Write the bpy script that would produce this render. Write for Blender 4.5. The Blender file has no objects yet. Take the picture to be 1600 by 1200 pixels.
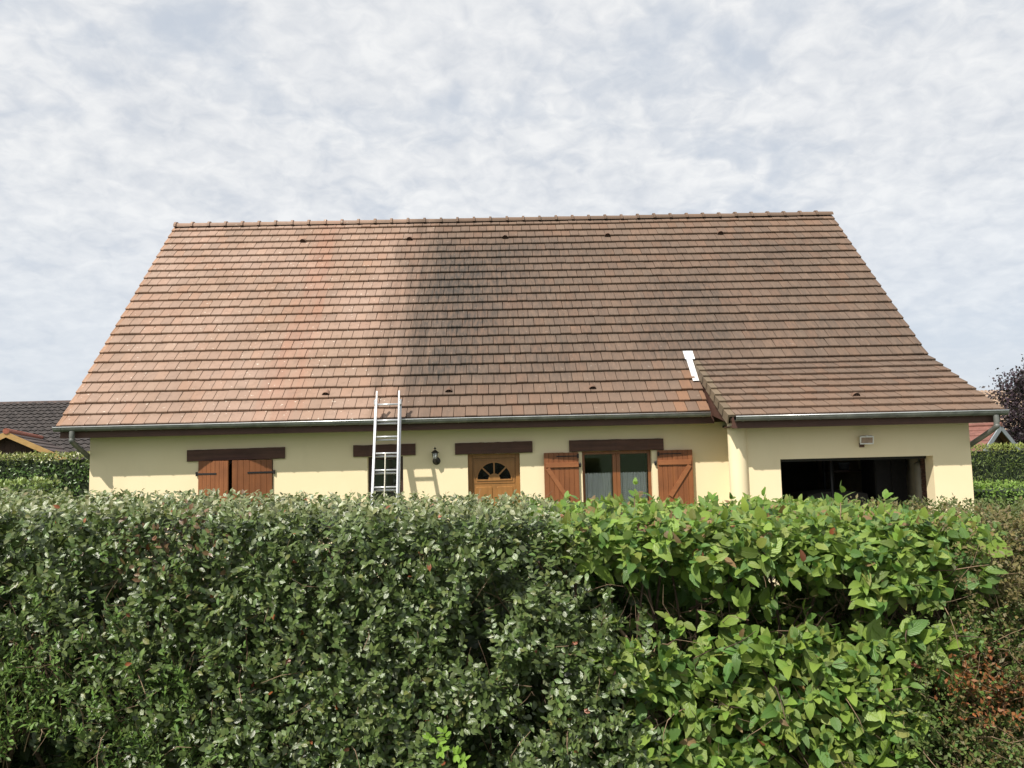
import bpy, math, random
import numpy as np
from mathutils import Matrix, Vector
R = math.radians
random.seed(7); rng = np.random.default_rng(7)
scene = bpy.context.scene
col = scene.collection

# ------------------------------------------------------------------ camera
YAW, PITCH, ROLL, FPX = .0197, .0844, -.024, 1243.94
CAM = Vector((0, -14.0, 2.25))
fwd = Vector((math.sin(YAW)*math.cos(PITCH), math.cos(YAW)*math.cos(PITCH), math.sin(PITCH)))
rt = Vector((math.cos(YAW), -math.sin(YAW), 0)); up = rt.cross(fwd)
cr = math.cos(ROLL)*rt + math.sin(ROLL)*up; cu = -math.sin(ROLL)*rt + math.cos(ROLL)*up
cam_data = bpy.data.cameras.new('camera'); cam = bpy.data.objects.new('camera', cam_data); col.objects.link(cam)
m = Matrix((cr, cu, -fwd)).transposed().to_4x4(); m.translation = CAM; cam.matrix_world = m
cam_data.sensor_width = 36; cam_data.lens = 36*FPX/1600; cam_data.clip_start = .05; cam_data.clip_end = 3000
scene.camera = cam

# ------------------------------------------------------------------ sun, sky, exposure
LD = Vector((.80, 1.0, -1.50)).normalized()          # direction the sunlight travels
sun_d = bpy.data.lights.new('sun', 'SUN'); sun_d.energy = 4.2; sun_d.angle = R(.8); sun_d.color = (1, .95, .86)
sun = bpy.data.objects.new('sun', sun_d); col.objects.link(sun); sun.location = (-10, -20, 25)
sun.rotation_euler = LD.to_track_quat('-Z', 'Y').to_euler()
SUN_EL = math.asin(-LD.z); SUN_AZ = math.atan2(-LD.x, -LD.y)
scene.view_settings.view_transform = 'Standard'; scene.view_settings.look = 'None'
scene.view_settings.exposure = 0.42; scene.view_settings.gamma = 1; scene.view_settings.use_curve_mapping = False
w = bpy.data.worlds.new('World'); scene.world = w; w.use_nodes = True
nt = w.node_tree; nt.nodes.clear()
def N(nt, t, **k):
    n = nt.nodes.new(t)
    for a, b in k.items():
        if a == 'ins':
            for i, v in b.items(): n.inputs[i].default_value = v
        else: setattr(n, a, b)
    return n
def link(nt, a, b): nt.links.new(a, b)
def math_n(nt, op, a, b=None, c=None, clamp=False):
    n = N(nt, 'ShaderNodeMath', operation=op, use_clamp=clamp)
    for i, v in enumerate((a, b, c)):
        if v is None: continue
        if isinstance(v, (int, float)): n.inputs[i].default_value = v
        else: link(nt, v, n.inputs[i])
    return n.outputs[0]
def ramp(nt, fac, stops):
    n = N(nt, 'ShaderNodeValToRGB'); e = n.color_ramp.elements
    while len(e) < len(stops): e.new(.5)
    for el, (p, c) in zip(e, stops):
        el.position = p; el.color = (c, c, c, 1) if isinstance(c, (int, float)) else (*c, 1)
    link(nt, fac, n.inputs[0]); return n.outputs[0]
def mixc(nt, fac, a, b, mode='MIX'):
    n = N(nt, 'ShaderNodeMix', data_type='RGBA', blend_type=mode)
    for i, v in ((0, fac), (6, a), (7, b)):
        if isinstance(v, (int, float)): n.inputs[i].default_value = v
        elif isinstance(v, tuple): n.inputs[i].default_value = (*v, 1)
        else: link(nt, v, n.inputs[i])
    return n.outputs[2]
def noise(nt, vec, scale, detail=4, rough=.5, dist=0.0):
    n = N(nt, 'ShaderNodeTexNoise', ins={'Scale': scale, 'Detail': detail, 'Roughness': rough, 'Distortion': dist})
    if vec is not None: link(nt, vec, n.inputs['Vector'])
    return n.outputs['Fac']
sky = N(nt, 'ShaderNodeTexSky', sky_type='NISHITA', sun_disc=False, sun_elevation=SUN_EL, sun_rotation=SUN_AZ, dust_density=2.0)
skyc = N(nt, 'ShaderNodeVectorMath', operation='SCALE', ins={'Scale': .10}); link(nt, sky.outputs[0], skyc.inputs[0])
tc = N(nt, 'ShaderNodeTexCoord'); sep = N(nt, 'ShaderNodeSeparateXYZ'); link(nt, tc.outputs['Generated'], sep.inputs[0])
den = math_n(nt, 'ADD', math_n(nt, 'MAXIMUM', sep.outputs[2], 0.0), .34)
comb = N(nt, 'ShaderNodeCombineXYZ')
link(nt, math_n(nt, 'DIVIDE', sep.outputs[0], den), comb.inputs[0]); link(nt, math_n(nt, 'DIVIDE', sep.outputs[1], den), comb.inputs[1])
big = noise(nt, comb.outputs[0], 1.9, 3, .5, .5)
mid = noise(nt, comb.outputs[0], 9.0, 5, .5, .6)
fine = noise(nt, comb.outputs[0], 26.0, 4, .55, .5)
dens = math_n(nt, 'ADD', math_n(nt, 'MULTIPLY', big, 1.25), math_n(nt, 'ADD', math_n(nt, 'MULTIPLY', mid, .60), math_n(nt, 'MULTIPLY', fine, .18)))
cover = ramp(nt, dens, [(.70, .22), (1.0, .97)])          # thin veil to full cloud
cloud = ramp(nt, math_n(nt, 'ADD', math_n(nt, 'MULTIPLY', mid, .55), math_n(nt, 'MULTIPLY', fine, .45)),
             [(.36, (.545, .565, .595)), (.64, (.735, .735, .728))])
veil = mixc(nt, cover, (.43, .48, .55), cloud)
hz = N(nt, 'ShaderNodeMapRange', interpolation_type='SMOOTHSTEP', ins={1: .02, 2: .34, 3: .75, 4: 0.}); link(nt, sep.outputs[2], hz.inputs[0])
veil = mixc(nt, hz.outputs[0], veil, (.53, .575, .64))
final = mixc(nt, .90, skyc.outputs[0], veil)
bg = N(nt, 'ShaderNodeBackground', ins={'Strength': 1.0}); link(nt, final, bg.inputs[0])
wo = N(nt, 'ShaderNodeOutputWorld'); link(nt, bg.outputs[0], wo.inputs[0])

# ------------------------------------------------------------------ materials
def new_mat(name):
    m = bpy.data.materials.new(name); m.use_nodes = True; t = m.node_tree; t.nodes.clear()
    b = N(t, 'ShaderNodeBsdfPrincipled'); o = N(t, 'ShaderNodeOutputMaterial'); link(t, b.outputs[0], o.inputs[0])
    return m, t, b, o
def pos(t): return N(t, 'ShaderNodeNewGeometry').outputs['Position']
def bump(t, b, h, strength=.3, dist=.01):
    n = N(t, 'ShaderNodeBump', ins={'Strength': strength, 'Distance': dist}); link(t, h, n.inputs['Height']); link(t, n.outputs[0], b.inputs['Normal'])
def scaled(t, v, s):
    n = N(t, 'ShaderNodeMapping'); n.inputs['Scale'].default_value = s; link(t, v, n.inputs[0]); return n.outputs[0]
def plain(name, c, rough=.6, metal=0., var=.12, nscale=8, bmp=.15, spec=.5, stretch=(1, 1, 1)):
    m, t, b, o = new_mat(name); p = scaled(t, pos(t), stretch)
    n = noise(t, p, nscale, 6, .6)
    dark = tuple(x*(1-var*1.6) for x in c); lite = tuple(min(1, x*(1+var)) for x in c)
    link(t, mixc(t, ramp(t, n, [(.3, 0.), (.7, 1.)]), dark, lite), b.inputs['Base Color'])
    b.inputs['Roughness'].default_value = rough; b.inputs['Metallic'].default_value = metal; b.inputs['Specular IOR Level'].default_value = spec
    if bmp: bump(t, b, noise(t, p, nscale*6, 4, .6), bmp, .006)
    return m
M = {}
# rendered wall
m, t, b, o = new_mat('render_plaster'); p = pos(t)
n1 = noise(t, p, .9, 5, .6); n2 = noise(t, scaled(t, p, (1.6, 1.6, .5)), 1.6, 6, .65)
c = mixc(t, ramp(t, n1, [(.3, 0.), (.75, 1.)]), (.80, .665, .43), (.84, .71, .475))
c = mixc(t, ramp(t, n2, [(.56, 0.), (.85, .22)]), c, (.60, .49, .31))
link(t, c, b.inputs['Base Color']); b.inputs['Roughness'].default_value = .9; b.inputs['Specular IOR Level'].default_value = .2
bump(t, b, noise(t, p, 130, 3, .6), .25, .004); M['plaster'] = m
# roof tile
m, t, b, o = new_mat('clay_roof_tile'); p = pos(t)
tint = N(t, 'ShaderNodeAttribute', attribute_name='tint').outputs['Color']
sp = N(t, 'ShaderNodeSeparateXYZ'); link(t, p, sp.inputs[0]); X, Z = sp.outputs[0], sp.outputs[2]
streak = noise(t, scaled(t, p, (2.2, .22, .22)), 1.6, 5, .6)
blot = noise(t, p, .55, 4, .55)
fine_s = noise(t, scaled(t, p, (14, 2.5, 2.5)), 1.5, 4, .6)
xx = math_n(t, 'ADD', X, math_n(t, 'MULTIPLY', math_n(t, 'SUBTRACT', streak, .5), 2.2))
mr = N(t, 'ShaderNodeMapRange', interpolation_type='SMOOTHSTEP', ins={1: -2.5, 2: -1.1}); link(t, xx, mr.inputs[0]); soot = mr.outputs[0]
mr = N(t, 'ShaderNodeMapRange', interpolation_type='SMOOTHSTEP', ins={1: -1.0, 2: 2.4}); link(t, xx, mr.inputs[0]); core = math_n(t, 'SUBTRACT', 1., mr.outputs[0])
mr = N(t, 'ShaderNodeMapRange', interpolation_type='SMOOTHSTEP', ins={1: 3.0, 2: 3.9}); link(t, Z, mr.inputs[0]); lowf = mr.outputs[0]
mr = N(t, 'ShaderNodeMapRange', interpolation_type='SMOOTHSTEP', ins={1: 7.7, 2: 6.6}); link(t, Z, mr.inputs[0]); highf = mr.outputs[0]
patch = ramp(t, blot, [(.28, .45), (.65, 1.)])
amt = math_n(t, 'MULTIPLY', math_n(t, 'MULTIPLY', soot, patch), math_n(t, 'ADD', .46, math_n(t, 'MULTIPLY', core, .36)))
amt = math_n(t, 'MULTIPLY', amt, math_n(t, 'ADD', .45, math_n(t, 'MULTIPLY', math_n(t, 'MULTIPLY', lowf, highf), .75)))
blob = math_n(t, 'EXPONENT', math_n(t, 'MULTIPLY', -1., math_n(t, 'ADD', math_n(t, 'POWER', math_n(t, 'ABSOLUTE', math_n(t, 'DIVIDE', math_n(t, 'SUBTRACT', xx, 3.4), 1.5)), 2.), math_n(t, 'POWER', math_n(t, 'ABSOLUTE', math_n(t, 'DIVIDE', math_n(t, 'SUBTRACT', Z, 4.9), 1.3)), 2.))))
amt = math_n(t, 'ADD', amt, math_n(t, 'MULTIPLY', blob, math_n(t, 'MULTIPLY', patch, .25)))
amt = math_n(t, 'MULTIPLY', amt, ramp(t, fine_s, [(.3, .55), (.7, 1.35)]), clamp=True)
c = mixc(t, math_n(t, 'MULTIPLY', soot, .85), tint, mixc(t, 1.0, tint, (.68, .67, .65), 'MULTIPLY'))
c = mixc(t, amt, c, (.060, .050, .042))
# pale bloom and pink cast on the cleaned left half
bloom = math_n(t, 'MULTIPLY', math_n(t, 'SUBTRACT', 1., soot), ramp(t, noise(t, p, .8, 5, .6), [(.40, .03), (.74, .45)]))
c = mixc(t, bloom, c, (.42, .30, .245))
red = math_n(t, 'MULTIPLY', ramp(t, math_n(t, 'ABSOLUTE', math_n(t, 'ADD', xx, 3.75)), [(.0, .24), (.40, 0.)]), math_n(t, 'SUBTRACT', 1., soot))
c = mixc(t, red, c, (.34, .135, .085))
grime = noise(t, p, 9, 5, .65)
c = mixc(t, ramp(t, grime, [(.5, 0.), (.8, .38)]), c, (.10, .075, .06))
lich = ramp(t, noise(t, p, 17, 3, .5), [(.685, 0.), (.72, .8)])
c = mixc(t, math_n(t, 'MULTIPLY', lich, math_n(t, 'SUBTRACT', 1., math_n(t, 'MULTIPLY', soot, .8))), c, (.62, .55, .46))
link(t, c, b.inputs['Base Color']); b.inputs['Roughness'].default_value = .82; b.inputs['Specular IOR Level'].default_value = .3
bump(t, b, noise(t, p, 60, 4, .65), .35, .006); M['tile'] = m
# woods
def wood(name, c, c2, axis, rough=.5, sc=14):
    m, t, b, o = new_mat(name); s = [sc, sc, sc]; s[axis] = sc*.06
    p = scaled(t, pos(t), tuple(s)); n = noise(t, p, 1.4, 6, .65, .4)
    cc = mixc(t, ramp(t, n, [(.3, 0.), (.7, 1.)]), c, c2)
    cc = mixc(t, ramp(t, noise(t, pos(t), 3.5, 4, .6), [(.45, 0.), (.8, .45)]), cc, tuple(x*.55 for x in c))
    link(t, cc, b.inputs['Base Color']); b.inputs['Roughness'].default_value = rough
    bump(t, b, n, .25, .004); M[name] = m
wood('beam_wood', (.055, .021, .012), (.105, .044, .027), 0, .7)
wood('fascia_wood', (.062, .026, .017), (.10, .043, .029), 0, .65)
wood('shutter_wood', (.175, .058, .018), (.255, .090, .028), 2, .55)
wood('shutter_batten', (.23, .080, .027), (.31, .115, .040), 0, .55)
wood('door_wood', (.25, .115, .030), (.33, .155, .045), 2, .42)
wood('window_wood', (.19, .068, .022), (.26, .10, .035), 2, .4)
wood('dark_frame', (.035, .016, .011), (.055, .026, .018), 2, .5)
wood('shed_board', (.055, .027, .016), (.085, .042, .026), 2, .7)
wood('yellow_board', (.50, .30, .10), (.60, .38, .15), 0, .6)
M['zinc'] = plain('zinc', (.17, .175, .16), .55, .2, .22, 5, .1)
M['zinc_bright'] = plain('zinc_lip', (.72, .73, .73), .3, .6, .1, 5, 0)
M['alu'] = plain('aluminium', (.64, .645, .66), .36, .5, .08, 30, .05)
M['iron'] = plain('black_iron', (.018, .017, .018), .55, .3, .2, 20, .2)
M['white_sheet'] = plain('white_flashing', (.70, .71, .71), .5, 0, .15, 8, .05)
M['white_paint'] = plain('white_paint', (.78, .76, .72), .4, 0, .05, 12, .05)
M['glass_frost'] = plain('frosted_glass', (.55, .56, .54), .25, 0, .1, 20, 0)
M['dark_hole'] = plain('shade_colour', (.012, .008, .006), .9, 0, .1, 10, 0)  # near-black colour standing for shade in vents, behind panes and between planks
M['rope'] = plain('rope', (.62, .58, .48), .9, 0, .2, 60, .4)
M['lantern'] = plain('lantern_metal', (.045, .038, .030), .5, .3, .3, 20, .2)
M['interior'] = plain('interior_wall', (.38, .33, .24), .9, 0, .15, 2, .1)
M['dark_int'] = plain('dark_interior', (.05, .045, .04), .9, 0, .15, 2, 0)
M['concrete'] = plain('concrete', (.20, .19, .17), .9, 0, .2, 1.5, .3)
M['grass'] = plain('lawn_grass', (.055, .095, .022), .95, 0, .35, 3, .8)
M['asphalt'] = plain('asphalt', (.05, .05, .052), .95, 0, .2, 6, .6)
M['bark'] = plain('bark', (.10, .065, .042), .9, 0, .35, 25, .6)
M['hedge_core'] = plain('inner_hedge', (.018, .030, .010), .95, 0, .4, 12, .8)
M['dust_cloth'] = plain('dust_cloth', (.05, .047, .043), .95, 0, .15, 4, .1)  # sheet coloured near-black to stand in for the garage shade
M['twig'] = plain('pale_twig', (.26, .175, .11), .9, 0, .35, 20, .4)
M['dark_roof'] = plain('dark_pantile', (.062, .052, .048), .8, 0, .45, 5, .4)
M['brown_roof'] = plain('brown_roof', (.085, .058, .050), .8, 0, .35, 5, .4)
M['red_roof'] = plain('red_roof', (.20, .085, .065), .8, 0, .2, 5, .4)
M['tan_roof'] = plain('tan_roof', (.34, .24, .17), .85, 0, .3, 6, .4)
M['red_cap'] = plain('red_cap', (.36, .12, .075), .8, 0, .2, 8, .4)
M['grey_board'] = plain('grey_board', (.26, .28, .30), .6, 0, .1, 6, .1)
M['stone_wall'] = plain('pale_wall', (.55, .48, .38), .9, 0, .1, 3, .2)
M['grey_plastic'] = plain('grey_plastic', (.10, .11, .14), .5, 0, .1, 8, 0)
M['cream_plastic'] = plain('cream_plastic', (.55, .50, .42), .5, 0, .1, 8, 0)
M['car_paint'] = plain('car_paint', (.22, .23, .25), .25, .5, .03, 8, 0)
M['rubber'] = plain('rubber', (.02, .02, .02), .8, 0, .1, 8, 0)
M['brick_red'] = plain('dark_brick', (.13, .065, .045), .9, 0, .3, 12, .4)
M['cyl'] = plain('tank_enamel', (.30, .27, .21), .4, 0, .08, 6, 0)
# window glass: mostly a dark mirror-like sheet that still lets the room show
m, t, b, o = new_mat('window_glass')
gl = N(t, 'ShaderNodeBsdfGlossy', ins={'Roughness': .02, 'Color': (.9, .95, .95, 1)}); tr = N(t, 'ShaderNodeBsdfTransparent', ins={'Color': (.95, .96, .96, 1)})
fr = N(t, 'ShaderNodeFresnel', ins={'IOR': 1.5}); mx = N(t, 'ShaderNodeMixShader'); link(t, fr.outputs[0], mx.inputs[0]); link(t, tr.outputs[0], mx.inputs[1]); link(t, gl.outputs[0], mx.inputs[2])
link(t, mx.outputs[0], o.inputs[0]); M['glass'] = m
# lace
m, t, b, o = new_mat('lace_curtain'); uvn = N(t, 'ShaderNodeTexCoord').outputs['UV']
vo = N(t, 'ShaderNodeTexVoronoi', ins={'Scale': 1.0, 'Randomness': .15}); link(t, scaled(t, uvn, (15, 15, 1)), vo.inputs['Vector'])
wv = N(t, 'ShaderNodeTexWave', ins={'Scale': 5.0, 'Distortion': 1.0}); link(t, uvn, wv.inputs['Vector'])
hol = math_n(t, 'MULTIPLY', ramp(t, vo.outputs['Distance'], [(.16, .55), (.36, 1.0)]), ramp(t, wv.outputs['Fac'], [(.2, .75), (.8, 1.)]))
tr = N(t, 'ShaderNodeBsdfTransparent'); df = N(t, 'ShaderNodeBsdfPrincipled', ins={'Base Color': (.90, .88, .84, 1), 'Roughness': .9})
mx = N(t, 'ShaderNodeMixShader'); link(t, hol, mx.inputs[0]); link(t, tr.outputs[0], mx.inputs[1]); link(t, df.outputs[0], mx.inputs[2]); link(t, mx.outputs[0], o.inputs[0]); M['lace'] = m
# leaves: 'tint' attribute colour, veins from the leaf's own UV, paler underside, light passing through
def leaf_mat(name, under, rough, transl, vein=.5, spec=.5, vfreq=7.):
    m, t, b, o = new_mat(name)
    c = N(t, 'ShaderNodeAttribute', attribute_name='tint').outputs['Color']
    uv = N(t, 'ShaderNodeTexCoord').outputs['UV']; s = N(t, 'ShaderNodeSeparateXYZ'); link(t, uv, s.inputs[0])
    av = math_n(t, 'ABSOLUTE', math_n(t, 'SUBTRACT', s.outputs[1], .5))
    ph = math_n(t, 'SUBTRACT', math_n(t, 'MULTIPLY', s.outputs[0], vfreq), math_n(t, 'MULTIPLY', av, vfreq*.75))
    tri = math_n(t, 'ABSOLUTE', math_n(t, 'SUBTRACT', math_n(t, 'FRACT', ph), .5))
    side = ramp(t, tri, [(0., 1.), (.16, 0.)]); midr = ramp(t, av, [(.0, 1.), (.045, 0.)])
    ve = math_n(t, 'MAXIMUM', math_n(t, 'MULTIPLY', side, .6), midr)
    c = mixc(t, math_n(t, 'MULTIPLY', ve, vein*.45), c, mixc(t, 1., c, (1.5, 1.45, 1.3), 'MULTIPLY'))
    bf = N(t, 'ShaderNodeNewGeometry').outputs['Backfacing']
    c = mixc(t, math_n(t, 'MULTIPLY', bf, .75), c, under)
    link(t, c, b.inputs['Base Color']); b.inputs['Roughness'].default_value = rough; b.inputs['Specular IOR Level'].default_value = spec
    h = math_n(t, 'ADD', math_n(t, 'MULTIPLY', ve, -1.), math_n(t, 'MULTIPLY', noise(t, uv, 9, 2), .6)); bump(t, b, h, vein, .004)
    tl = N(t, 'ShaderNodeBsdfTranslucent'); link(t, mixc(t, 1., c, (1.3, 1.5, .6), 'MULTIPLY'), tl.inputs[0])
    mx = N(t, 'ShaderNodeMixShader', ins={0: transl}); link(t, b.outputs[0], mx.inputs[1]); link(t, tl.outputs[0], mx.inputs[2]); link(t, mx.outputs[0], o.inputs[0])
    M[name] = m
leaf_mat('glossy_leaf', (.20, .23, .12), .30, .14, .2, .6)
leaf_mat('soft_leaf', (.21, .28, .10), .45, .28, .4, .45)
leaf_mat('tiny_leaf', (.15, .18, .07), .5, .2, .1, .35)
leaf_mat('tree_leaf', (.06, .05, .05), .5, .15, .1, .4)

# ------------------------------------------------------------------ mesh helpers
def mesh_from(name, V, F, mat, smooth=False, tint=None, uv=None):
    me = bpy.data.meshes.new(name); me.from_pydata([tuple(v) for v in V], [], F)
    me.materials.append(mat if not isinstance(mat, str) else M[mat])
    if smooth: me.polygons.foreach_set('use_smooth', [True]*len(me.polygons))
    if tint is not None:
        a = me.attributes.new('tint', 'FLOAT_COLOR', 'POINT')
        arr = np.ones((len(V), 4), np.float32); arr[:, :3] = tint; a.data.foreach_set('color', arr.ravel())
    if uv is not None:
        l = me.uv_layers.new(name='UVMap'); idx = np.empty(len(me.loops), np.int32); me.loops.foreach_get('vertex_index', idx)
        l.data.foreach_set('uv', np.asarray(uv, np.float32)[idx].ravel())
    me.update(); return me
class MB:
    def __init__(s): s.V = []; s.F = []
    def add(s, V, F):
        o = len(s.V); s.V += [tuple(v) for v in V]; s.F += [tuple(i+o for i in f) for f in F]; return s
    def box(s, x0, x1, y0, y1, z0, z1):
        V = [(x, y, z) for x in (x0, x1) for y in (y0, y1) for z in (z0, z1)]
        return s.add(V, [(0, 1, 3, 2), (4, 6, 7, 5), (0, 4, 5, 1), (2, 3, 7, 6), (0, 2, 6, 4), (1, 5, 7, 3)])
    def bbox(s, x0, x1, y0, y1, z0, z1, b=.006):
        # bevelled box: chamfer on all edges by corner cutting of an extruded octagon (front = -Y)
        xs = [(x0+b, z0), (x1-b, z0), (x1, z0+b), (x1, z1-b), (x1-b, z1), (x0+b, z1), (x0, z1-b), (x0, z0+b)]
        cx, cz = (x0+x1)/2, (z0+z1)/2
        def sh(q): return q[0]+(b if q[0] < cx else -b)*.7, q[1]+(b if q[1] < cz else -b)*.7
        V = [(sh(q)[0], y0, sh(q)[1]) for q in xs] + [(q[0], y0+b, q[1]) for q in xs] + [(q[0], y1, q[1]) for q in xs]
        F = [tuple(range(8))] + [(i, 8+i, 8+(i+1) % 8, (i+1) % 8) for i in range(8)] + [(8+i, 16+i, 16+(i+1) % 8, 8+(i+1) % 8) for i in range(8)] + [tuple(range(23, 15, -1))]
        return s.add(V, F)
    def tube(s, pts, rad, n=8, caps=True):
        pts = [Vector(p) for p in pts]; rads = rad if isinstance(rad, (list, tuple)) else [rad]*len(pts)
        V = []; t0 = None
        for i, p in enumerate(pts):
            t = (pts[min(i+1, len(pts)-1)]-pts[max(i-1, 0)]).normalized()
            if t0 is None:
                a = t.cross(Vector((0, 0, 1)));  a = a if a.length > .05 else t.cross(Vector((1, 0, 0))); a.normalize()
            else: a = (a - t*a.dot(t)).normalized()
            b = t.cross(a); t0 = t
            V += [p + rads[i]*(math.cos(2*math.pi*k/n)*a + math.sin(2*math.pi*k/n)*b) for k in range(n)]
        F = [(i*n+k, i*n+(k+1) % n, (i+1)*n+(k+1) % n, (i+1)*n+k) for i in range(len(pts)-1) for k in range(n)]
        if caps: F += [tuple(range(n-1, -1, -1)), tuple(range((len(pts)-1)*n, len(pts)*n))]
        return s.add(V, F)
    def lathe(s, c, prof, n=16):
        V = [(c[0]+r*math.cos(2*math.pi*k/n), c[1]+r*math.sin(2*math.pi*k/n), c[2]+z) for r, z in prof for k in range(n)]
        F = [(i*n+k, i*n+(k+1) % n, (i+1)*n+(k+1) % n, (i+1)*n+k) for i in range(len(prof)-1) for k in range(n)]
        F += [tuple(range(n-1, -1, -1)), tuple(range((len(prof)-1)*n, len(prof)*n))]
        return s.add(V, F)
    def prism(s, poly, off):
        # poly: 3D points, extruded by vector off
        n = len(poly); V = [tuple(p) for p in poly] + [tuple(Vector(p)+Vector(off)) for p in poly]
        return s.add(V, [tuple(range(n)), tuple(range(2*n-1, n-1, -1))] + [(i, n+i, n+(i+1) % n, (i+1) % n) for i in range(n)])
def origin_of(p):
    o = Vector((0, 0, 0))
    while p is not None: o += p.location; p = p.parent
    return o
def part(name, mb, mat, parent=None, smooth=False, label=None, **k):
    L = origin_of(parent); V = [Vector(v)-L for v in mb.V]
    ob = bpy.data.objects.new(name, mesh_from(name, V, mb.F, mat, smooth, **k)); col.objects.link(ob); ob.parent = parent
    if label: ob['label'] = label
    return ob
def thing(name, loc, label, cat, group=None):
    o = bpy.data.objects.new(name, None); col.objects.link(o); o.location = loc; o.empty_display_size = .2
    o['label'] = label; o['category'] = cat
    if group: o['group'] = group
    return o
def struct(name, mb, mat):
    o = part(name, mb, mat); o['kind'] = 'structure'; return o
def put(me, name, parent, mat4):
    o = bpy.data.objects.new(name, me); col.objects.link(o); o.parent = parent
    o.matrix_local = Matrix.Translation(-origin_of(parent)) @ mat4; return o

# ------------------------------------------------------------------ ground
struct('ground', MB().add([(-900, -900, 0), (900, -900, 0), (900, 900, 0), (-900, 900, 0)], [(0, 1, 2, 3)]), 'grass')
struct('road', MB().add([(-300, -22, .008), (300, -22, .008), (300, -15.5, .008), (-300, -15.5, .008)], [(0, 1, 2, 3)]), 'asphalt')
struct('driveway', MB().add([(4.2, -10.2, .008), (7.6, -10.2, .008), (7.6, -1.3, .008), (4.2, -1.3, .008)], [(0, 1, 2, 3)]), 'concrete')

# ------------------------------------------------------------------ house
house = thing('house', (0, 0, 0), 'pale yellow bungalow with a steep brown tiled roof and attached garage', 'house')
XL, XR, YE, ZE, YR, ZR = -7.4155, 8.026, -.4455, 2.872, 4.388, 7.739
YGE, ZGE, XG, WL, WR, YG = -1.534, 2.751, 3.659, -7.08, 7.719, -1.084
YB = 9.22                                           # rear eave (symmetric)
def wall_holes(mb, x0, x1, z0, z1, holes, y, th):
    xs = sorted({x0, x1, *[h[0] for h in holes], *[h[1] for h in holes]}); zs = sorted({z0, z1, *[h[2] for h in holes], *[h[3] for h in holes]})
    for yy, fl in ((y, False), (y+th, True)):
        for a, b_ in zip(xs, xs[1:]):
            for c_, d in zip(zs, zs[1:]):
                if any(h[0] <= a and b_ <= h[1] and h[2] <= c_ and d <= h[3] for h in holes): continue
                q = [(a, yy, c_), (b_, yy, c_), (b_, yy, d), (a, yy, d)]
                mb.add(q[::-1] if fl else q, [(0, 1, 2, 3)])
    for a, b_, c_, d in holes:
        mb.add([(a, y, c_), (a, y, d), (a, y+th, d), (a, y+th, c_)], [(0, 1, 2, 3)]); mb.add([(b_, y, c_), (b_, y+th, c_), (b_, y+th, d), (b_, y, d)], [(0, 1, 2, 3)])
        mb.add([(a, y, d), (b_, y, d), (b_, y+th, d), (a, y+th, d)], [(0, 1, 2, 3)]); mb.add([(a, y, c_), (a, y+th, c_), (b_, y+th, c_), (b_, y, c_)], [(0, 1, 2, 3)])
W1 = (-5.20, -3.92, .95, 2.212); W2 = (-2.28, -1.66, .95, 2.212); DR = (-.532, .381, .02, 2.216); W4 = (1.472, 2.70, .95, 2.216)
GD = (4.584, 7.09, .02, 2.016)
mb = MB(); wall_holes(mb, WL, 4.30, 0, 2.68, [W1, W2, DR, W4], 0, .25); mb.add([(WL, 0, 0), (WL, 0, 2.68), (WL, .25, 2.68), (WL, .25, 0)], [(0, 1, 2, 3)]); part('front_wall', mb, 'plaster', house)
mb = MB(); wall_holes(mb, 3.95, WR, 0, 2.62, [GD], YG, .25)
mb.add([(3.95, YG, 0), (3.95, YG+.25, 0), (3.95, YG+.25, 2.62), (3.95, YG, 2.62)], [(3, 2, 1, 0)])
mb.add([(WR, YG, 0), (WR, YG, 2.62), (WR, YG+.25, 2.62), (WR, YG+.25, 0)], [(3, 2, 1, 0)])
part('garage_wall', mb, 'plaster', house)
mb = MB(); n = 24
V = [(3.905+.148*math.cos(2*math.pi*k/n), -1.045+.148*math.sin(2*math.pi*k/n), z) for z in (0, 2.62) for k in range(n)]
mb.add(V, [(k, (k+1) % n, n+(k+1) % n, n+k) for k in range(n)]); part('corner_column', mb, 'plaster', house, True)
mb = MB().box(4.12, 4.29, YG+.252, -.002, 0, 2.56); part('garage_return_wall', mb, 'plaster', house)
# gable walls, rear wall, ceiling, inner partition
t_ = (ZR-ZE)/(YR-YE)
def gable(x, sgn, y0, z0f):
    roof = lambda y: ZE-.20+t_*(min(y, 2*YR-y)-YE)
    p = [(x, y0, 0), (x, 8.75, 0), (x, 8.75, roof(8.75)), (x, YR, roof(YR)), (x, z0f[0], roof(z0f[0]))] + z0f[1]
    return MB().prism(p, (sgn*.22, 0, 0))
part('gable_wall', gable(WL+.002, 1, .254, (.254, [])), 'plaster', house)
part('gable_wall', gable(WR-.002, -1, YG+.254, (.5703, [(WR-.002, YG+.254, 2.62)])), 'plaster', house)
part('rear_wall', MB().box(WL, WR, 8.53, 8.75, 0, 2.68), 'plaster', house)
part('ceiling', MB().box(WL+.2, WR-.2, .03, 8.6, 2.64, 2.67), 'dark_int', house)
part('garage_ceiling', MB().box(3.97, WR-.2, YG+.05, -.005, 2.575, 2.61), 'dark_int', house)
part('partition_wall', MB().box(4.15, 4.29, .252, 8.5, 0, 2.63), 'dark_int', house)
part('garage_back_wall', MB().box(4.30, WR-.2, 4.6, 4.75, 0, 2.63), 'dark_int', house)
part('garage_floor', MB().box(4.30, WR-.22, YG+.02, 4.6, -.05, .012), 'concrete', house)
part('garage_side_lining', MB().box(WR-.25, WR-.225, YG+.26, 4.6, .012, 2.57), 'interior', house)

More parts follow.
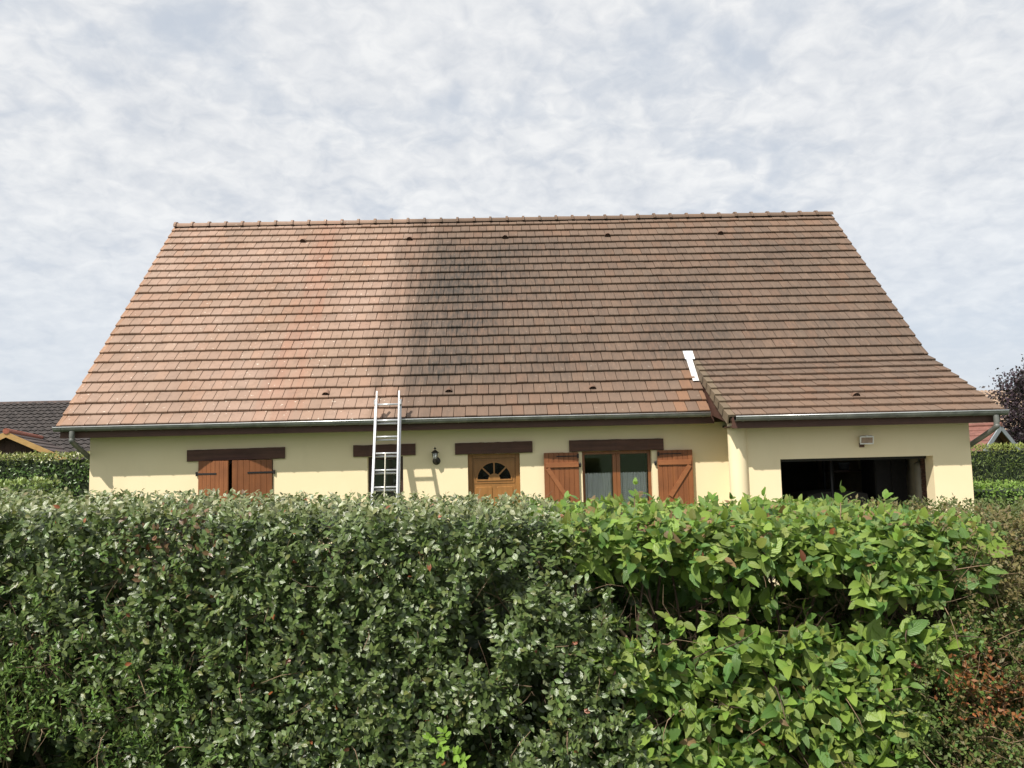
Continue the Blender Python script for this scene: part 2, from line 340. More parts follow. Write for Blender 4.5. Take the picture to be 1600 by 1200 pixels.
# ---- roof
class Plane:
    def __init__(s, y, z, y2, z2):
        s.o = Vector((0, y, z)); v = Vector((0, y2-y, z2-z)); s.len = v.length; s.d = v.normalized(); s.n = Vector((0, -s.d.z, s.d.y))
    def pt(s, x, u, h=0): return s.o + Vector((x, 0, 0)) + s.d*u + s.n*h
    def mat(s, x, u, h=0, rz=0):
        m = Matrix((Vector((1, 0, 0)), s.d, s.n)).transposed().to_4x4() @ Matrix.Rotation(rz, 4, 'Z'); m.translation = s.pt(x, u, h); return m
mainP = Plane(YE, ZE, YR, ZR); NR = 24; PM = mainP.len/NR
mainP.o -= mainP.n*.064                                # tile tops lie .05 above this datum
KICK = 5; kp = mainP.pt(0, KICK*PM, .064)
garP = Plane(YGE, ZGE, kp.y, kp.z); NG = 9; PG = garP.len/NG; garP.o -= garP.n*.064
roof = part('roof', MB().prism([mainP.pt(XL+.03, -.0, -.02), mainP.pt(XG+.03, -.0, -.02), mainP.pt(XG+.03, mainP.len-.02, -.02), mainP.pt(XL+.03, mainP.len-.02, -.02)], mainP.n*-.04)
    .prism([mainP.pt(XG+.032, KICK*PM, -.02), mainP.pt(XR-.03, KICK*PM, -.02), mainP.pt(XR-.03, mainP.len-.02, -.02), mainP.pt(XG+.032, mainP.len-.02, -.02)], mainP.n*-.04)
    .prism([garP.pt(XG+.03, 0, -.02), garP.pt(XR-.03, 0, -.02), garP.pt(XR-.03, garP.len, -.02), garP.pt(XG+.03, garP.len, -.02)], garP.n*-.04)
    .prism([(XL+.03, YR, ZR-.06), (XR-.03, YR, ZR-.06), (XR-.03, YB, ZE-.1), (XL+.03, YB, ZE-.1)], (0, -.03, -.04)), 'tile', house, tint=(.22, .13, .09))
TW = (XR-XL)/77
def tile_mesh(wd, L, lip=.064):
    g = .0048; x0, x1 = -wd/2+g, wd/2-g; e = .008; up_ = .012
    V = [(x0, 0, .024), (x1, 0, .024), (x0, 0, lip-e), (x1, 0, lip-e), (x0, e, lip), (x1, e, lip), (x0, L, up_), (x1, L, up_), (x0, L, .002), (x1, L, .002)]
    F = [(0, 1, 3, 2), (2, 3, 5, 4), (4, 5, 7, 6), (0, 2, 4, 6, 8), (1, 9, 7, 5, 3), (0, 8, 9, 1), (6, 7, 9, 8)]
    mb = MB().add(V, F)
    for cx in (x0+.018, (x0+x1)/2, x1-.018):          # interlock ribs below the lip
        mb.add([(cx-.010, -.006, .0), (cx+.010, -.006, .0), (cx-.010, -.006, .026), (cx+.010, -.006, .026), (cx-.010, .03, .0), (cx+.010, .03, .0)], [(0, 1, 3, 2), (0, 2, 4), (1, 5, 3), (2, 3, 5, 4)])
    return mb
PAL = [(a*.83, b_*.89, c_*.93) for a, b_, c_ in [(.335, .205, .145), (.30, .19, .14), (.36, .20, .135), (.285, .195, .15), (.325, .215, .16), (.365, .20, .13), (.28, .185, .138), (.345, .235, .175), (.31, .20, .145), (.37, .225, .155)]]
PAL = [tuple(.5*q+.5*w_ for q, w_ in zip(c_, (.288, .187, .130))) for c_ in PAL]
FRESH = (.37, .205, .125)
mesh_cache = {}
def tile_data(wd, L, ti):
    k = (round(wd, 3), round(L, 3), ti)
    if k not in mesh_cache:
        b_ = tile_mesh(wd, L); mesh_cache[k] = mesh_from('roof_tile', b_.V, b_.F, 'tile', False, tint=PAL[ti] if ti < 90 else FRESH)
    return mesh_cache[k]
tiles = []                                            # (plane, x centre, u, width, L, tint, near?)
def lay(P, pitch, rows, x0, x1, row_off, single):
    for r_ in rows:
        off = TW/2 if (r_+row_off) % 2 else 0
        x = x0
        first = TW-off if off else TW
        while x < x1-.02:
            wd = first if x == x0 else TW
            if x+wd > x1-.03: wd = x1-x
            fresh = P is mainP and r_ < 4 and x > XG-.75+.12*r_ and x1 < XR-1 and random.random() < .75
            ti = 99 if fresh else random.choices(range(10), (12, 10, 9, 8, 9, 3, 6, 5, 12, 6))[0]
            tiles.append((P, x+wd/2, r_*pitch, wd, pitch+.045, ti, single(r_)))
            x += wd
VW = .055
lay(mainP, PM, range(0, KICK), XL+VW, XG-.01, 0, lambda r_: r_ < 4)
lay(mainP, PM, range(KICK, NR), XL+VW, XR-VW, 0, lambda r_: False)
lay(garP, PG, range(0, NG), XG+.09, XR-VW, 1, lambda r_: r_ < 4)
vents_px = [(-4.31, 20.9), (-1.90, 20.9), (.27, 20.9), (2.61, 20.9), (5.20, 20.9), (-3.0, 2.25), (-.84, 2.25), (1.70, 2.25)]
sv, sf, stint, base = [], [], [], 0; nsing = 0
for P, x, u, wd, L, ti, single in tiles:
    mt = P.mat(x, u + rng.normal(0, .0035), abs(rng.normal(0, .0028)), rng.normal(0, .007))
    if single and nsing < 300 and wd > .12:
        put(tile_data(wd, L, ti), 'roof_tile', roof, mt); nsing += 1
    else:
        b_ = tile_mesh(wd, L); c_ = PAL[ti] if ti < 90 else FRESH; j = rng.normal(1, .05)
        sv += [mt @ Vector(v) for v in b_.V]; sf += [tuple(i+base for i in f) for f in b_.F]; base += len(b_.V)
        stint += [tuple(q*j for q in c_)]*len(b_.V)
mb = MB(); mb.V = sv; mb.F = sf
o_ = part('roof_tile_courses', mb, 'tile', roof, tint=np.array(stint)); o_['kind'] = 'stuff'
# verge tiles: a top strip and a hanging cheek, one for every course
def verge(P, pitch, rows, x, side, top, cheek, tintc):
    for r_ in rows:
        x0, x1 = (x, x+top) if side > 0 else (x-top, x)
        b_ = MB(); L = pitch+.03
        b_.add([(x0, 0, .014), (x1, 0, .014), (x0, 0, .055), (x1, 0, .055), (x0, L, .018), (x1, L, .018), (x0, L, .004), (x1, L, .004)], [(0, 1, 3, 2), (2, 3, 5, 4), (0, 2, 4, 6), (1, 7, 5, 3), (0, 6, 7, 1)])
        a, c_ = (x0-.022, x0-.001) if side > 0 else (x1+.001, x1+.022)
        b_.add([(a, 0, -cheek), (c_, 0, -cheek), (a, 0, .056), (c_, 0, .056), (a, L, .020), (c_, L, .020), (a, L, -cheek-.02), (c_, L, -cheek-.02)], [(0, 1, 3, 2), (2, 3, 5, 4), (0, 2, 4, 6), (1, 7, 5, 3), (0, 6, 7, 1), (4, 5, 7, 6)])
        mt = P.mat(0, r_*pitch, 0); b_.V = [mt @ Vector(v) for v in b_.V]
        k = random.uniform(.85, 1.12); part('verge_tile', b_, 'tile', roof, tint=tuple(q*k for q in tintc))
verge(mainP, PM, range(NR), XL, 1, VW-.003, .06, (.33, .195, .125))
verge(mainP, PM, range(KICK, NR), XR, -1, VW-.003, .06, (.27, .175, .125))
verge(garP, PG, range(NG), XR, -1, VW-.003, .06, (.26, .175, .125))
verge(garP, PG, range(NG), XG, 1, .088, .11, (.28, .21, .14))
# cheek boarding between the two roof planes
part('verge_board', MB().prism([garP.pt(XG+.02, .02, -.10), garP.pt(XG+.02, garP.len, -.05), mainP.pt(XG+.02, 0.0, -.05), (XG+.02, YGE+.35, ZGE-.10)], (.018, 0, 0)), 'fascia_wood', house)
# ridge caps
ncap = 40; cw = (XR-XL)/ncap
def ridge_cap():
    b_ = MB(); rows_ = [(0, 1.26), (.05, 1.26), (.058, 1.0), (cw+.03, .95)]; n = 9
    V = []
    for xx_, s in rows_:
        for k in range(n):
            a = math.pi*(-.02+1.04*k/(n-1)); V.append((xx_, -math.cos(a)*.125*s, math.sin(a)*.105*s - .105))
    F = [(i*n+k, (i+1)*n+k, (i+1)*n+k+1, i*n+k+1) for i in range(3) for k in range(n-1)] + [tuple(range(n))]
    return b_.add(V, F)
rc = ridge_cap()
rms = [mesh_from('ridge_tile', rc.V, rc.F, 'tile', False, tint=tuple(q*k for q in c_)) for c_, k in ((PAL[0], .95), (PAL[3], .9), (PAL[8], .85), (PAL[4], 1.0))]
for i in range(ncap):
    m_ = Matrix.Translation((XL+i*cw, YR, ZR+.012+rng.normal(0, .003))) @ Matrix.Rotation(rng.normal(0, .012), 4, 'Z'); put(random.choice(rms), 'ridge_tile', roof, m_)
# roof vents
def vent(P, x, u):
    b_ = MB(); n = 9; V = []
    for yy, s in ((0, 1.), (.06, .92), (.17, .35)):
        for k in range(n):
            a = math.pi*k/(n-1); V.append((-math.cos(a)*.068*s, yy-.012, .042 + math.sin(a)*.078*s - .14*yy))
    b_.add(V, [(i*n+k, i*n+k+1, (i+1)*n+k+1, (i+1)*n+k) for i in range(2) for k in range(n-1)])
    mt = P.mat(x, u); v = MB(); v.V = [mt @ Vector(q) for q in b_.V]; v.F = b_.F
    o = part('roof_vent', v, 'tile', roof, tint=(.27, .16, .11))
    h = MB().add([mt @ Vector((-math.cos(math.pi*k/8)*.060, -.004, .044+math.sin(math.pi*k/8)*.068)) for k in range(9)], [tuple(range(9))])  # near-black face paints the shade inside the hood
    gr = MB()
    for k in (-1, 0, 1): gr.add([mt @ Vector(q) for q in ((k*.028-.005, -.009, .045), (k*.028+.005, -.009, .045), (k*.028+.005, -.009, .100-.012*abs(k)), (k*.028-.005, -.009, .100-.012*abs(k)))], [(0, 1, 2, 3)])
    part('vent_shade', h.add(gr.V, []) if False else h, 'dark_hole', roof); part('vent_grille', gr, 'brick_red', roof)
for x, r_ in vents_px: vent(mainP, x, r_*PM)
vent(garP, 5.92, 2.2*PG)
# white flashing strip
def strip(x0, x1, u0, u1, h): return [mainP.pt(x0, u0, h), mainP.pt(x1, u0, h), mainP.pt(x1+.0, u1, h), mainP.pt(x0+.0, u1, h)]
part('flashing', MB().prism(strip(3.515, 3.625, 2.75*PM, 4.9*PM, .058), mainP.n*.006).prism(strip(3.495, 3.675, 4.9*PM, 5.75*PM, .060), mainP.n*.010), 'white_sheet', roof)

# ---- gutters, fascia, soffit, downpipes
def gutter(x0, x1, ye, ze):
    yc, zt, r_, n = ye-.045, ze-.042, .060, 10
    mb = MB()
    for rr in (r_, r_-.004):
        prof = [(yc-math.cos(math.pi*k/n)*rr, zt-math.sin(math.pi*k/n)*rr*1.2) for k in range(n+1)]
        V = [(x, y, z) for x in (x0, x1) for y, z in prof]; o = n+1
        mb.add(V, [(k, k+1, o+k+1, o+k) for k in range(n)])
        for x in (x0, x1): mb.add([(x, y, z) for y, z in prof], [tuple(range(n+1))])
    g = part('gutter', mb, 'zinc', house, True)
    part('gutter_bead', MB().tube([(x0, yc-r_, zt), (x1, yc-r_, zt)], .009, 8), 'zinc_bright', g, True)
    nb = int((x1-x0)/.42); br = MB()
    for i in range(nb+1):
        x = x0+.12+(x1-x0-.24)*i/nb
        pr = [(yc-math.cos(math.pi*k/8)*(r_+.006), zt-math.sin(math.pi*k/8)*(r_+.006)*1.2) for k in range(9)]
        b_ = MB().add([(xx_, y, z) for xx_ in (x-.011, x+.011) for y, z in pr], [(k, k+1, 10+k, 9+k) for k in range(8)])
        part('gutter_bracket', b_, 'zinc', g, True)
    return g
gutter(XL-.02, XG-.03, YE, ZE); gutter(XG+.07, XR+.02, YGE, ZGE)
for x0, x1, ye, ze, yw in ((XL+.04, XG+.06, YE, ZE, 0), (XG+.045, XR-.04, YGE, ZGE, YG)):
    part('fascia', MB().bbox(x0, x1, ye+.030, ye+.058, ze-.225, ze-.035, .004), 'fascia_wood', house)
    part('soffit', MB().box(x0, x1, ye+.060, yw+.03, ze-.205, ze-.185), 'fascia_wood', house)
part('bargeboard', MB().prism([mainP.pt(XL+.035, -.0, -.07), mainP.pt(XL+.035, mainP.len, -.07), mainP.pt(XL+.035, mainP.len, -.22), mainP.pt(XL+.035, .05, -.20)], (.03, 0, 0)), 'fascia_wood', house)
def bez(p, n=14):
    out = []
    p = [Vector(q) for q in p]
    P_ = [p[0]] + p + [p[-1]]
    for i in range(1, len(P_)-2):
        for k in range(n):
            s = k/n; a, b_, c_, d = P_[i-1], P_[i], P_[i+1], P_[i+2]
            out.append(.5*((2*b_)+(c_-a)*s+(2*a-5*b_+4*c_-d)*s*s+(3*b_-a-3*c_+d)*s**3))
    return out + [p[-1]]
part('downpipe', MB().tube(bez([(-7.13, -.50, 2.76), (-7.13, -.50, 2.64), (-7.13, -.44, 2.56), (-7.14, .25, 2.26), (-7.15, .45, 2.15), (-7.15, .48, 2.0), (-7.15, .48, .05)]), .042, 12), 'zinc', house, True)
part('downpipe', MB().tube(bez([(7.86, -1.59, 2.64), (7.86, -1.59, 2.50), (7.85, -1.52, 2.42), (7.80, -.80, 2.12), (7.785, -.62, 2.02), (7.785, -.58, 1.9), (7.785, -.58, .05)]), .042, 12), 'zinc', house, True)

# ---- lintel beams
def lintel(x0, x1, zl, zr, h=.2):
    mb = MB(); n = 18; V = []; e = .007
    for i in range(n+1):
        s = i/n; x = x0+(x1-x0)*s; zb = zl+(zr-zl)*s+rng.normal(0, .0012); zt = zb+h+rng.normal(0, .0016); yo = -.045+rng.normal(0, .003)
        V += [(x, .0-.002, zb), (x, yo+e, zb), (x, yo, zb+e), (x, yo+rng.normal(0, .003), (zb+zt)/2), (x, yo, zt-e), (x, yo+e, zt), (x, -.002, zt)]
    F = [(i*7+k, i*7+k+1, (i+1)*7+k+1, (i+1)*7+k) for i in range(n) for k in range(6)] + [tuple(range(6, -1, -1)), tuple(range(n*7, n*7+7))]
    return part('lintel_beam', mb.add(V, F), 'beam_wood', house)
lintel(-5.39, -3.706, 2.206, 2.221); lintel(-2.518, -1.438, 2.219, 2.226); lintel(-.747, .607, 2.216, 2.222); lintel(1.252, 2.907, 2.220, 2.214)

# ---- shutters
def shutter(mt, wd, h, np_, hinge_side, braces, straps, label=None):
    # local: x 0..wd from the hinge side, y thickness (front = -y), z up
    root = bpy.data.objects.new('shutter', mesh_from('shutter', [(.01, .0, .01), (wd-.01, .0, .01), (wd-.01, .0, h-.01), (.01, .0, h-.01)], [(0, 1, 2, 3)], 'dark_hole')); col.objects.link(root)  # near-black sheet paints the shade in the plank gaps
    root.parent = house; root.matrix_local = mt
    if label: root['label'] = label
    def sub(name, b_, mat):
        o = bpy.data.objects.new(name, mesh_from(name, b_.V, b_.F, mat)); col.objects.link(o); o.parent = root; return o
    pw = wd/np_
    for i in range(np_):
        sub('plank', MB().bbox(i*pw+.0012, (i+1)*pw-.0012, -.015+rng.normal(0, .0008), .012, rng.normal(0, .0015), h+rng.normal(0, .001), .004), 'shutter_wood')
    for (x0, z0, x1, z1, w_) in braces:
        d = Vector((x1-x0, 0, z1-z0)).normalized(); p_ = Vector((-d.z, 0, d.x))*w_/2
        a, b2 = Vector((x0, -.0165, z0)), Vector((x1, -.0165, z1))
        if abs(d.z) < .05: sub('batten', MB().bbox(min(x0, x1), max(x0, x1), -.042, -.0165, z0-w_/2, z0+w_/2, .005), 'shutter_batten')
        else: sub('brace', MB().prism([a+p_, a-p_, b2-p_, b2+p_], (0, -.024, 0)), 'shutter_batten')
    for (x0, x1, z, w_) in straps:
        b_ = MB().bbox(min(x0, x1), max(x0, x1), -.023, -.0165, z-w_/2, z+w_/2, .002)
        hx = x0 if abs(x0) < abs(x1) else x1
        b_.tube([(x0, -.018, z-.035), (x0, -.018, z+.035)], .016, 8)
        sub('strap_hinge', b_, 'iron')
    return root
H1 = W1[3]-W1[2]-.004
def hinge_m(x, y, z, ang, flip):
    m_ = Matrix.Translation((x, y, z)) @ Matrix.Rotation(ang, 4, 'Z')
    return m_
# half-closed pair
shutter(hinge_m(W1[0]+.005, -.02, W1[2], R(-22), 0), .64, H1, 7, 0, [], [(-.03, .40, H1-.22, .03), (-.03, .40, .22, .03)], 'half-closed plain plank shutter, left leaf')
shutter(Matrix.Translation((W1[1]-.005-.0, -.02, W1[2])) @ Matrix.Rotation(R(18), 4, 'Z') @ Matrix.Translation((-.66, 0, 0)), .66, H1, 7, 1, [], [(.69, .25, H1-.215, .03), (.69, .25, .22, .03)], 'half-closed plain plank shutter, right leaf')
# open pair with Z braces
shutter(hinge_m(.797, -.075, W4[2], R(3.5), 0), .613, H1, 7, 1, [(.03, H1-.215, .605, H1-.215, .085), (.06, H1-.27, .40, H1-.80, .075), (.03, .18, .605, .18, .085)], [(.60, .22, H1-.065, .016)], 'open shutter with diagonal brace, left leaf')
shutter(hinge_m(2.787, -.045, W4[2], R(-2.5), 0), .613, H1, 7, 0, [(.01, H1-.215, .585, H1-.215, .085), (.555, H1-.27, .20, H1-.80, .075), (.01, .18, .585, .18, .085)], [(.02, .42, H1-.065, .016)], 'open shutter with diagonal brace, right leaf')
for x, z in ((1.432, 1.985), (2.755, 1.985)):
    part('shutter_stop', MB().lathe((x, -.03, z-.04), [(.012, 0), (.020, .02), (.020, .06), (.010, .08)], 8).tube([(x, 0, z), (x, -.05, z)], .010, 6), 'iron', house)

# ---- windows and door
def pane_mb(x0, x1, z0, z1, y): return MB().box(x0, x1, y, y+.006, z0, z1)
def window(h, yf, wood_m, split, label):
    x0, x1, z0, z1 = h; fw = .055
    mb = MB().bbox(x0, x0+fw, yf, yf+.06, z0, z1, .004).bbox(x1-fw, x1, yf, yf+.06, z0, z1, .004).bbox(x0+fw, x1-fw, yf, yf+.06, z1-fw, z1, .004).bbox(x0+fw, x1-fw, yf, yf+.06, z0, z0+fw, .004)
    wn = part('window', mb, wood_m, house, label=label)
    xs = [x0+fw, x1-fw] if not split else [x0+fw, (x0+x1)/2-.068, (x0+x1)/2+.068, x1-fw]
    if split:
        part('mullion', MB().bbox(xs[1]+.001, xs[1]+.067, yf-.006, yf+.055, z0+fw, z1-fw, .005).bbox(xs[2]-.067, xs[2]-.001, yf-.006, yf+.055, z0+fw, z1-fw, .005), wood_m, wn)
    for a, b_ in zip(xs[::2], xs[1::2]): part('pane', pane_mb(a+.001, b_-.001, z0+fw, z1-fw, yf+.03), 'glass', wn)
    return wn, xs
wn, xs = window(W4, .10, 'window_wood', True, 'two-leaf window with lace half curtains')
for a, b_ in zip(xs[::2], xs[1::2]):
    # half curtain with a scalloped heading and soft folds
    n, k = 60, 12; zt, zb = 1.845, W4[2]+.05; V, UV, F = [], [], []
    for i in range(n+1):
        s = i/n; x = a+.01+(b_-a-.02)*s; top = zt-.022*abs(math.sin(s*math.pi*9))
        for j in range(k+1):
            q = j/k; V.append((x, .175+.014*math.sin(s*38+.5*math.sin(q*3)), top+(zb-top)*q)); UV.append((s, q*1.6))
    F = [(i*(k+1)+j, (i+1)*(k+1)+j, (i+1)*(k+1)+j+1, i*(k+1)+j+1) for i in range(n) for j in range(k)]
    mb = MB(); mb.V = V; mb.F = F; part('lace_curtain', mb, 'lace', wn, True, uv=UV)
part('window_sill', MB().bbox(W4[0]-.05, W4[1]+.05, -.05, .10, W4[2]-.05, W4[2]-.001, .008), 'concrete', wn)
wn2, _ = window(W2, .13, 'dark_frame', False, 'narrow dark window behind the ladder')
wn1, _ = window(W1, .13, 'dark_frame', True, 'window behind the half-closed shutters')
for h, wnx in ((W2, wn2), (W1, wn1)): part('window_sill', MB().bbox(h[0]-.05, h[1]+.05, -.05, .13, h[2]-.05, h[2]-.001, .008), 'concrete', wnx)
bd = MB()
for x in (-2.10, -1.98, -1.86, -1.76):
    for k in range(26): bd.lathe((x+rng.normal(0, .003), .215, 2.12-.045*k), [(.002, -.010), (.007, 0), (.002, .010)], 5)
part('bead_curtain', bd, 'cream_plastic', wn2)
x0, x1, z0, z1 = DR; yf = .11; fw = .075
dframe = MB().bbox(x0, x0+fw, yf, yf+.07, z0, z1, .005).bbox(x1-fw, x1, yf, yf+.07, z0, z1, .005).bbox(x0+fw, x1-fw, yf, yf+.07, z1-fw, z1, .005)
door = part('front_door', MB().box(x0+fw+.002, x1-fw-.002, yf+.025, yf+.065, z0, z1-fw-.002), 'door_wood', house, label='light brown wooden front door with fanlight panes')
part('door_frame', dframe, 'door_wood', door)
cx, zb, rO, rI = -.074, 1.765, .295, .085; yd = yf+.025
ang = [(2, 43), (47, 88), (92, 133), (137, 178)]
for a0, a1 in ang:
    arc = lambda r_, A: [(cx+r_*math.cos(R(q)), yd-.004, zb+r_*math.sin(R(q))) for q in A]
    A = np.linspace(a0, a1, 8); part('pane', MB().prism(arc(rO, A)+arc(rI+.02, A[::-1]), (0, .003, 0)), 'glass', door)
    part('pane_backing', MB().prism([(p_[0], yd-.0008, p_[2]) for p_ in arc(rO, A)+arc(rI+.02, A[::-1])], (0, .0005, 0)), 'dark_hole', door)  # near-black backing stands for the unlit room behind the glass
mb = MB(); A = np.linspace(0, 180, 25)
ring = lambda r_, y: [(cx+r_*math.cos(R(q)), y, zb+r_*math.sin(R(q))) for q in A]
for a, b_ in ((rO, rO+.022), (0.0, rI+.02)):
    for i in range(24):
        q = [ring(a, yd-.014)[i], ring(b_, yd-.014)[i], ring(b_, yd-.014)[i+1], ring(a, yd-.014)[i+1]]
        mb.prism(q, (0, .0135, 0))
for q in (45, 90, 135):
    d = Vector((math.cos(R(q)), 0, math.sin(R(q)))); p_ = Vector((-d.z, 0, d.x))*.013; a = Vector((cx, yd-.0138, zb))
    mb.prism([a+d*rI+p_, a+d*rI-p_, a+d*rO-p_, a+d*rO+p_], (0, .013, 0))
mb.box(cx-rO-.02, cx+rO+.02, yd-.0136, yd-.0005, zb-.022, zb+.004)
part('fanlight_trim', mb, 'door_wood', door)
mb = MB()
for a, b_, c_, d in ((-.43, .285, 1.70, 1.712), (-.43, .285, 2.105, 2.117), (-.43, -.418, 1.712, 2.105), (.273, .285, 1.712, 2.105)): mb.box(a, b_, yd-.010, yd-.0006, c_, d)
part('panel_moulding', mb, 'door_wood', door)
for a, b_ in ((-.40, -.11), (-.035, .255)): part('door_panel', MB().bbox(a, b_, yd-.016, yd-.0005, .95, 1.64, .014), 'door_wood', door)
part('door_handle', MB().tube([(.25, yd-.05, 1.05), (.13, yd-.05, 1.05)], .010, 8).tube([(.245, yd, 1.05), (.245, yd-.05, 1.05)], .010, 8), 'iron', door)
part('garage_lintel_rail', MB().box(GD[0]+.01, GD[1]-.01, YG+.2, YG+.26, 1.97, 2.012), 'iron', house)

# ------------------------------------------------------------------ ladder
ltop = Vector((0, -.475, 3.295)); ld = Vector((0, -.30, -1)).normalized()
lad = thing('ladder', (-1.83, -1.47, 0), 'silver aluminium extension ladder leaning on the gutter', 'ladder')
def lp(x, s, off=0): return Vector((x, ltop.y, ltop.z)) + ld*s + Vector((0, -1, .30)).normalized()*off
smax = ltop.z/-ld.z
def rail(xt, xb, s0, s1, off, wx, wy):
    a, b_ = lp(xt, s0, off), lp(xb, s1, off); dx = Vector((wx/2, 0, 0)); dy = Vector((0, -wy, .30*wy))
    return MB().prism([a-dx, a+dx, a+dx+dy, a-dx+dy], b_-a)
XA, XB = -2.020, -1.645
for xt, xb in ((XA, XA-.015), (XB, XB+.012)): part('upper_rail', rail(xt, xb, 0, smax-.45, .032, .024, .055), 'alu', lad)
for xt, xb in ((XA-.024, XA-.036), (XB+.024, XB+.034)): part('base_rail', rail(xt, xb, .13, smax-.002, -.030, .026, .055), 'alu', lad)
for xt in (XA-.020, XB+.020): part('guide_clip', MB().bbox(xt-.02, xt+.02, lp(0, .15, .10).y, lp(0, .15, -.04).y, lp(0, .17).z-.05, lp(0, .17).z+.03, .004), 'alu', lad)
for k in range(12):
    s = .235+.285*k
    if s > smax-.1: break
    e_ = .013*s/smax
    if s < smax-.5: part('rung', MB().tube([lp(XA+.010-e_, s, .058), lp(XB-.010+e_, s, .058)], .0155, 8), 'alu', lad, True)
    if k: part('rung', MB().tube([lp(XA-.016-e_, s+.035, -.004), lp(XB+.016+e_, s+.035, -.004)], .0155, 8), 'alu', lad, True)
rp = [lp(-1.845+.006*math.sin(q*3), .235+.285*3+q, .088) for q in np.linspace(0, 1.7, 14)]
part('rope', MB().tube(rp, .010, 6), 'rope', lad, True)

# ------------------------------------------------------------------ wall lantern, floodlight
lan = thing('wall_lantern', (-1.09, 0, 2.05), 'small black iron wall lantern beside the front door', 'lantern')
lx, ly = -1.09, -.115
part('back_plate', MB().lathe((0, 0, 0), [(.062, 0), (.070, .006), (.052, .022), (.02, .03)], 16), 'lantern', lan, True)
o_ = lan.children[0]; o_.location = Vector((lx+.014, 0, 2.115)) - lan.location; o_.rotation_euler = (R(90), 0, 0)
for v in o_.data.vertices: v.co += lan.location
part('arm', MB().tube(bez([(lx+.012, -.02, 2.10), (lx+.008, -.08, 2.075), (lx, ly, 2.095), (lx, ly, 2.14)], 6), .014, 8), 'lantern', lan, True)
part('base_cup', MB().lathe((lx, ly, 2.125), [(.012, 0), (.034, .010), (.040, .022), (.040, .028)], 12), 'lantern', lan, True)
part('glass_body', MB().lathe((lx, ly, 2.153), [(.032, 0), (.046, .10)], 12), 'glass_frost', lan, True)
mb = MB()
for k in range(6):
    a = math.pi*k/3+.3; mb.tube([(lx+.034*math.cos(a), ly+.034*math.sin(a), 2.150), (lx+.049*math.cos(a), ly+.049*math.sin(a), 2.255)], .0045, 5)
part('cage_bar', mb, 'lantern', lan)
part('cap', MB().lathe((lx, ly, 2.253), [(.066, 0), (.068, .008), (.050, .022), (.034, .040), (.010, .056)], 14), 'lantern', lan, True)
part('finial', MB().lathe((lx, ly, 2.305), [(.006, 0), (.006, .012), (.026, .026), (.008, .040), (.002, .060)], 8), 'lantern', lan)
fl = thing('floodlight', (5.96, YG, 2.25), 'white floodlight fixed above the garage opening', 'floodlight')
fm = Matrix.Translation((5.965, YG-.12, 2.295)) @ Matrix.Rotation(R(-10), 4, 'Z') @ Matrix.Rotation(R(18), 4, 'X')
def fpart(n_, mb, mat):
    mb.V = [fm @ Vector(v) for v in mb.V]; return part(n_, mb, mat, fl)
fpart('housing', MB().bbox(-.098, .098, 0, .055, -.062, .062, .012), 'white_paint')
fpart('frame', MB().bbox(-.105, .105, -.016, -.001, .048, .068, .004).bbox(-.105, .105, -.016, -.001, -.068, -.048, .004).bbox(-.105, -.088, -.016, -.001, -.0475, .0475, .004).bbox(.088, .105, -.016, -.001, -.0475, .0475, .004), 'white_paint')
fpart('reflector', MB().box(-.0875, .0875, -.006, -.0015, -.047, .047), 'tan_roof')
fpart('clip', MB().bbox(-.008, .008, -.012, .004, .0685, .085, .003), 'white_paint')
part('bracket', MB().tube([(5.93, YG, 2.215), (5.93, YG-.055, 2.215), (5.945, YG-.09, 2.25)], .012, 6).box(5.89, 5.97, YG-.012, YG-.0005, 2.18, 2.25), 'brick_red', fl)

# ------------------------------------------------------------------ things in the garage
def bucket(x, y, z, r0, r1, h, mat, label):
    t_ = thing('bucket', (x, y, z), label, 'bucket')
    part('pail', MB().lathe((x, y, z), [(r0, 0), (r1, h-.02), (r1+.012, h-.02), (r1+.012, h), (r1-.01, h), (r0-.005, .01)], 18), mat, t_, True)
    part('handle', MB().tube(bez([(x-r1, y, z+h-.02), (x-r1*.6, y-.03, z+h*.62), (x, y-r1-.02, z+h*.5), (x+r1*.6, y-.03, z+h*.62), (x+r1, y, z+h-.02)], 4), .005, 5), 'iron', t_)
sh = thing('storage_shelf', (6.95, 1.55, 0), 'dark-coloured storage rack deep in the dark garage', 'shelf')
for x in (6.45, 7.42):
    for y in (1.35, 1.75): part('post', MB().box(x-.018, x+.018, y-.018, y+.018, .012, 2.2), 'iron', sh)
for z in (.5, 1.1, 1.70): part('board', MB().box(6.475, 7.395, 1.33, 1.77, z, z+.03), 'dark_frame', sh)  # boards coloured dark to stand in for the garage shade
bucket(6.75, 1.52, 1.732, .085, .105, .15, 'grey_plastic', 'dark grey bucket on the garage shelf')
bucket(7.16, 1.52, 1.732, .095, .115, .20, 'cream_plastic', 'pale cream bucket on the garage shelf')
cab = thing('tall_cabinet', (7.07, .6, 0), 'black tall cabinet inside the garage near its right wall', 'cabinet')
part('carcass', MB().bbox(6.78, 7.36, .32, .85, .012, 1.98, .01), 'iron', cab)
for a, b_ in ((6.795, 7.065), (7.075, 7.345)): part('cabinet_door', MB().bbox(a, b_, .298, .319, .1, 1.95, .005), 'iron', cab)
wh = thing('water_heater', (7.33, -.20, 0), 'pale upright water tank standing at the garage right wall', 'tank')
part('tank', MB().lathe((7.33, -.20, .03), [(.07, 0), (.09, .03), (.09, 1.80), (.08, 1.85), (.03, 1.88)], 20), 'cyl', wh, True); part('outlet_pipe', MB().tube([(7.33, -.20, 1.90), (7.33, -.20, 2.05), (7.45, -.20, 2.1)], .02, 8), 'zinc', wh)
part('base', MB().lathe((7.33, -.20, .012), [(.08, 0), (.08, .018)], 14), 'iron', wh)
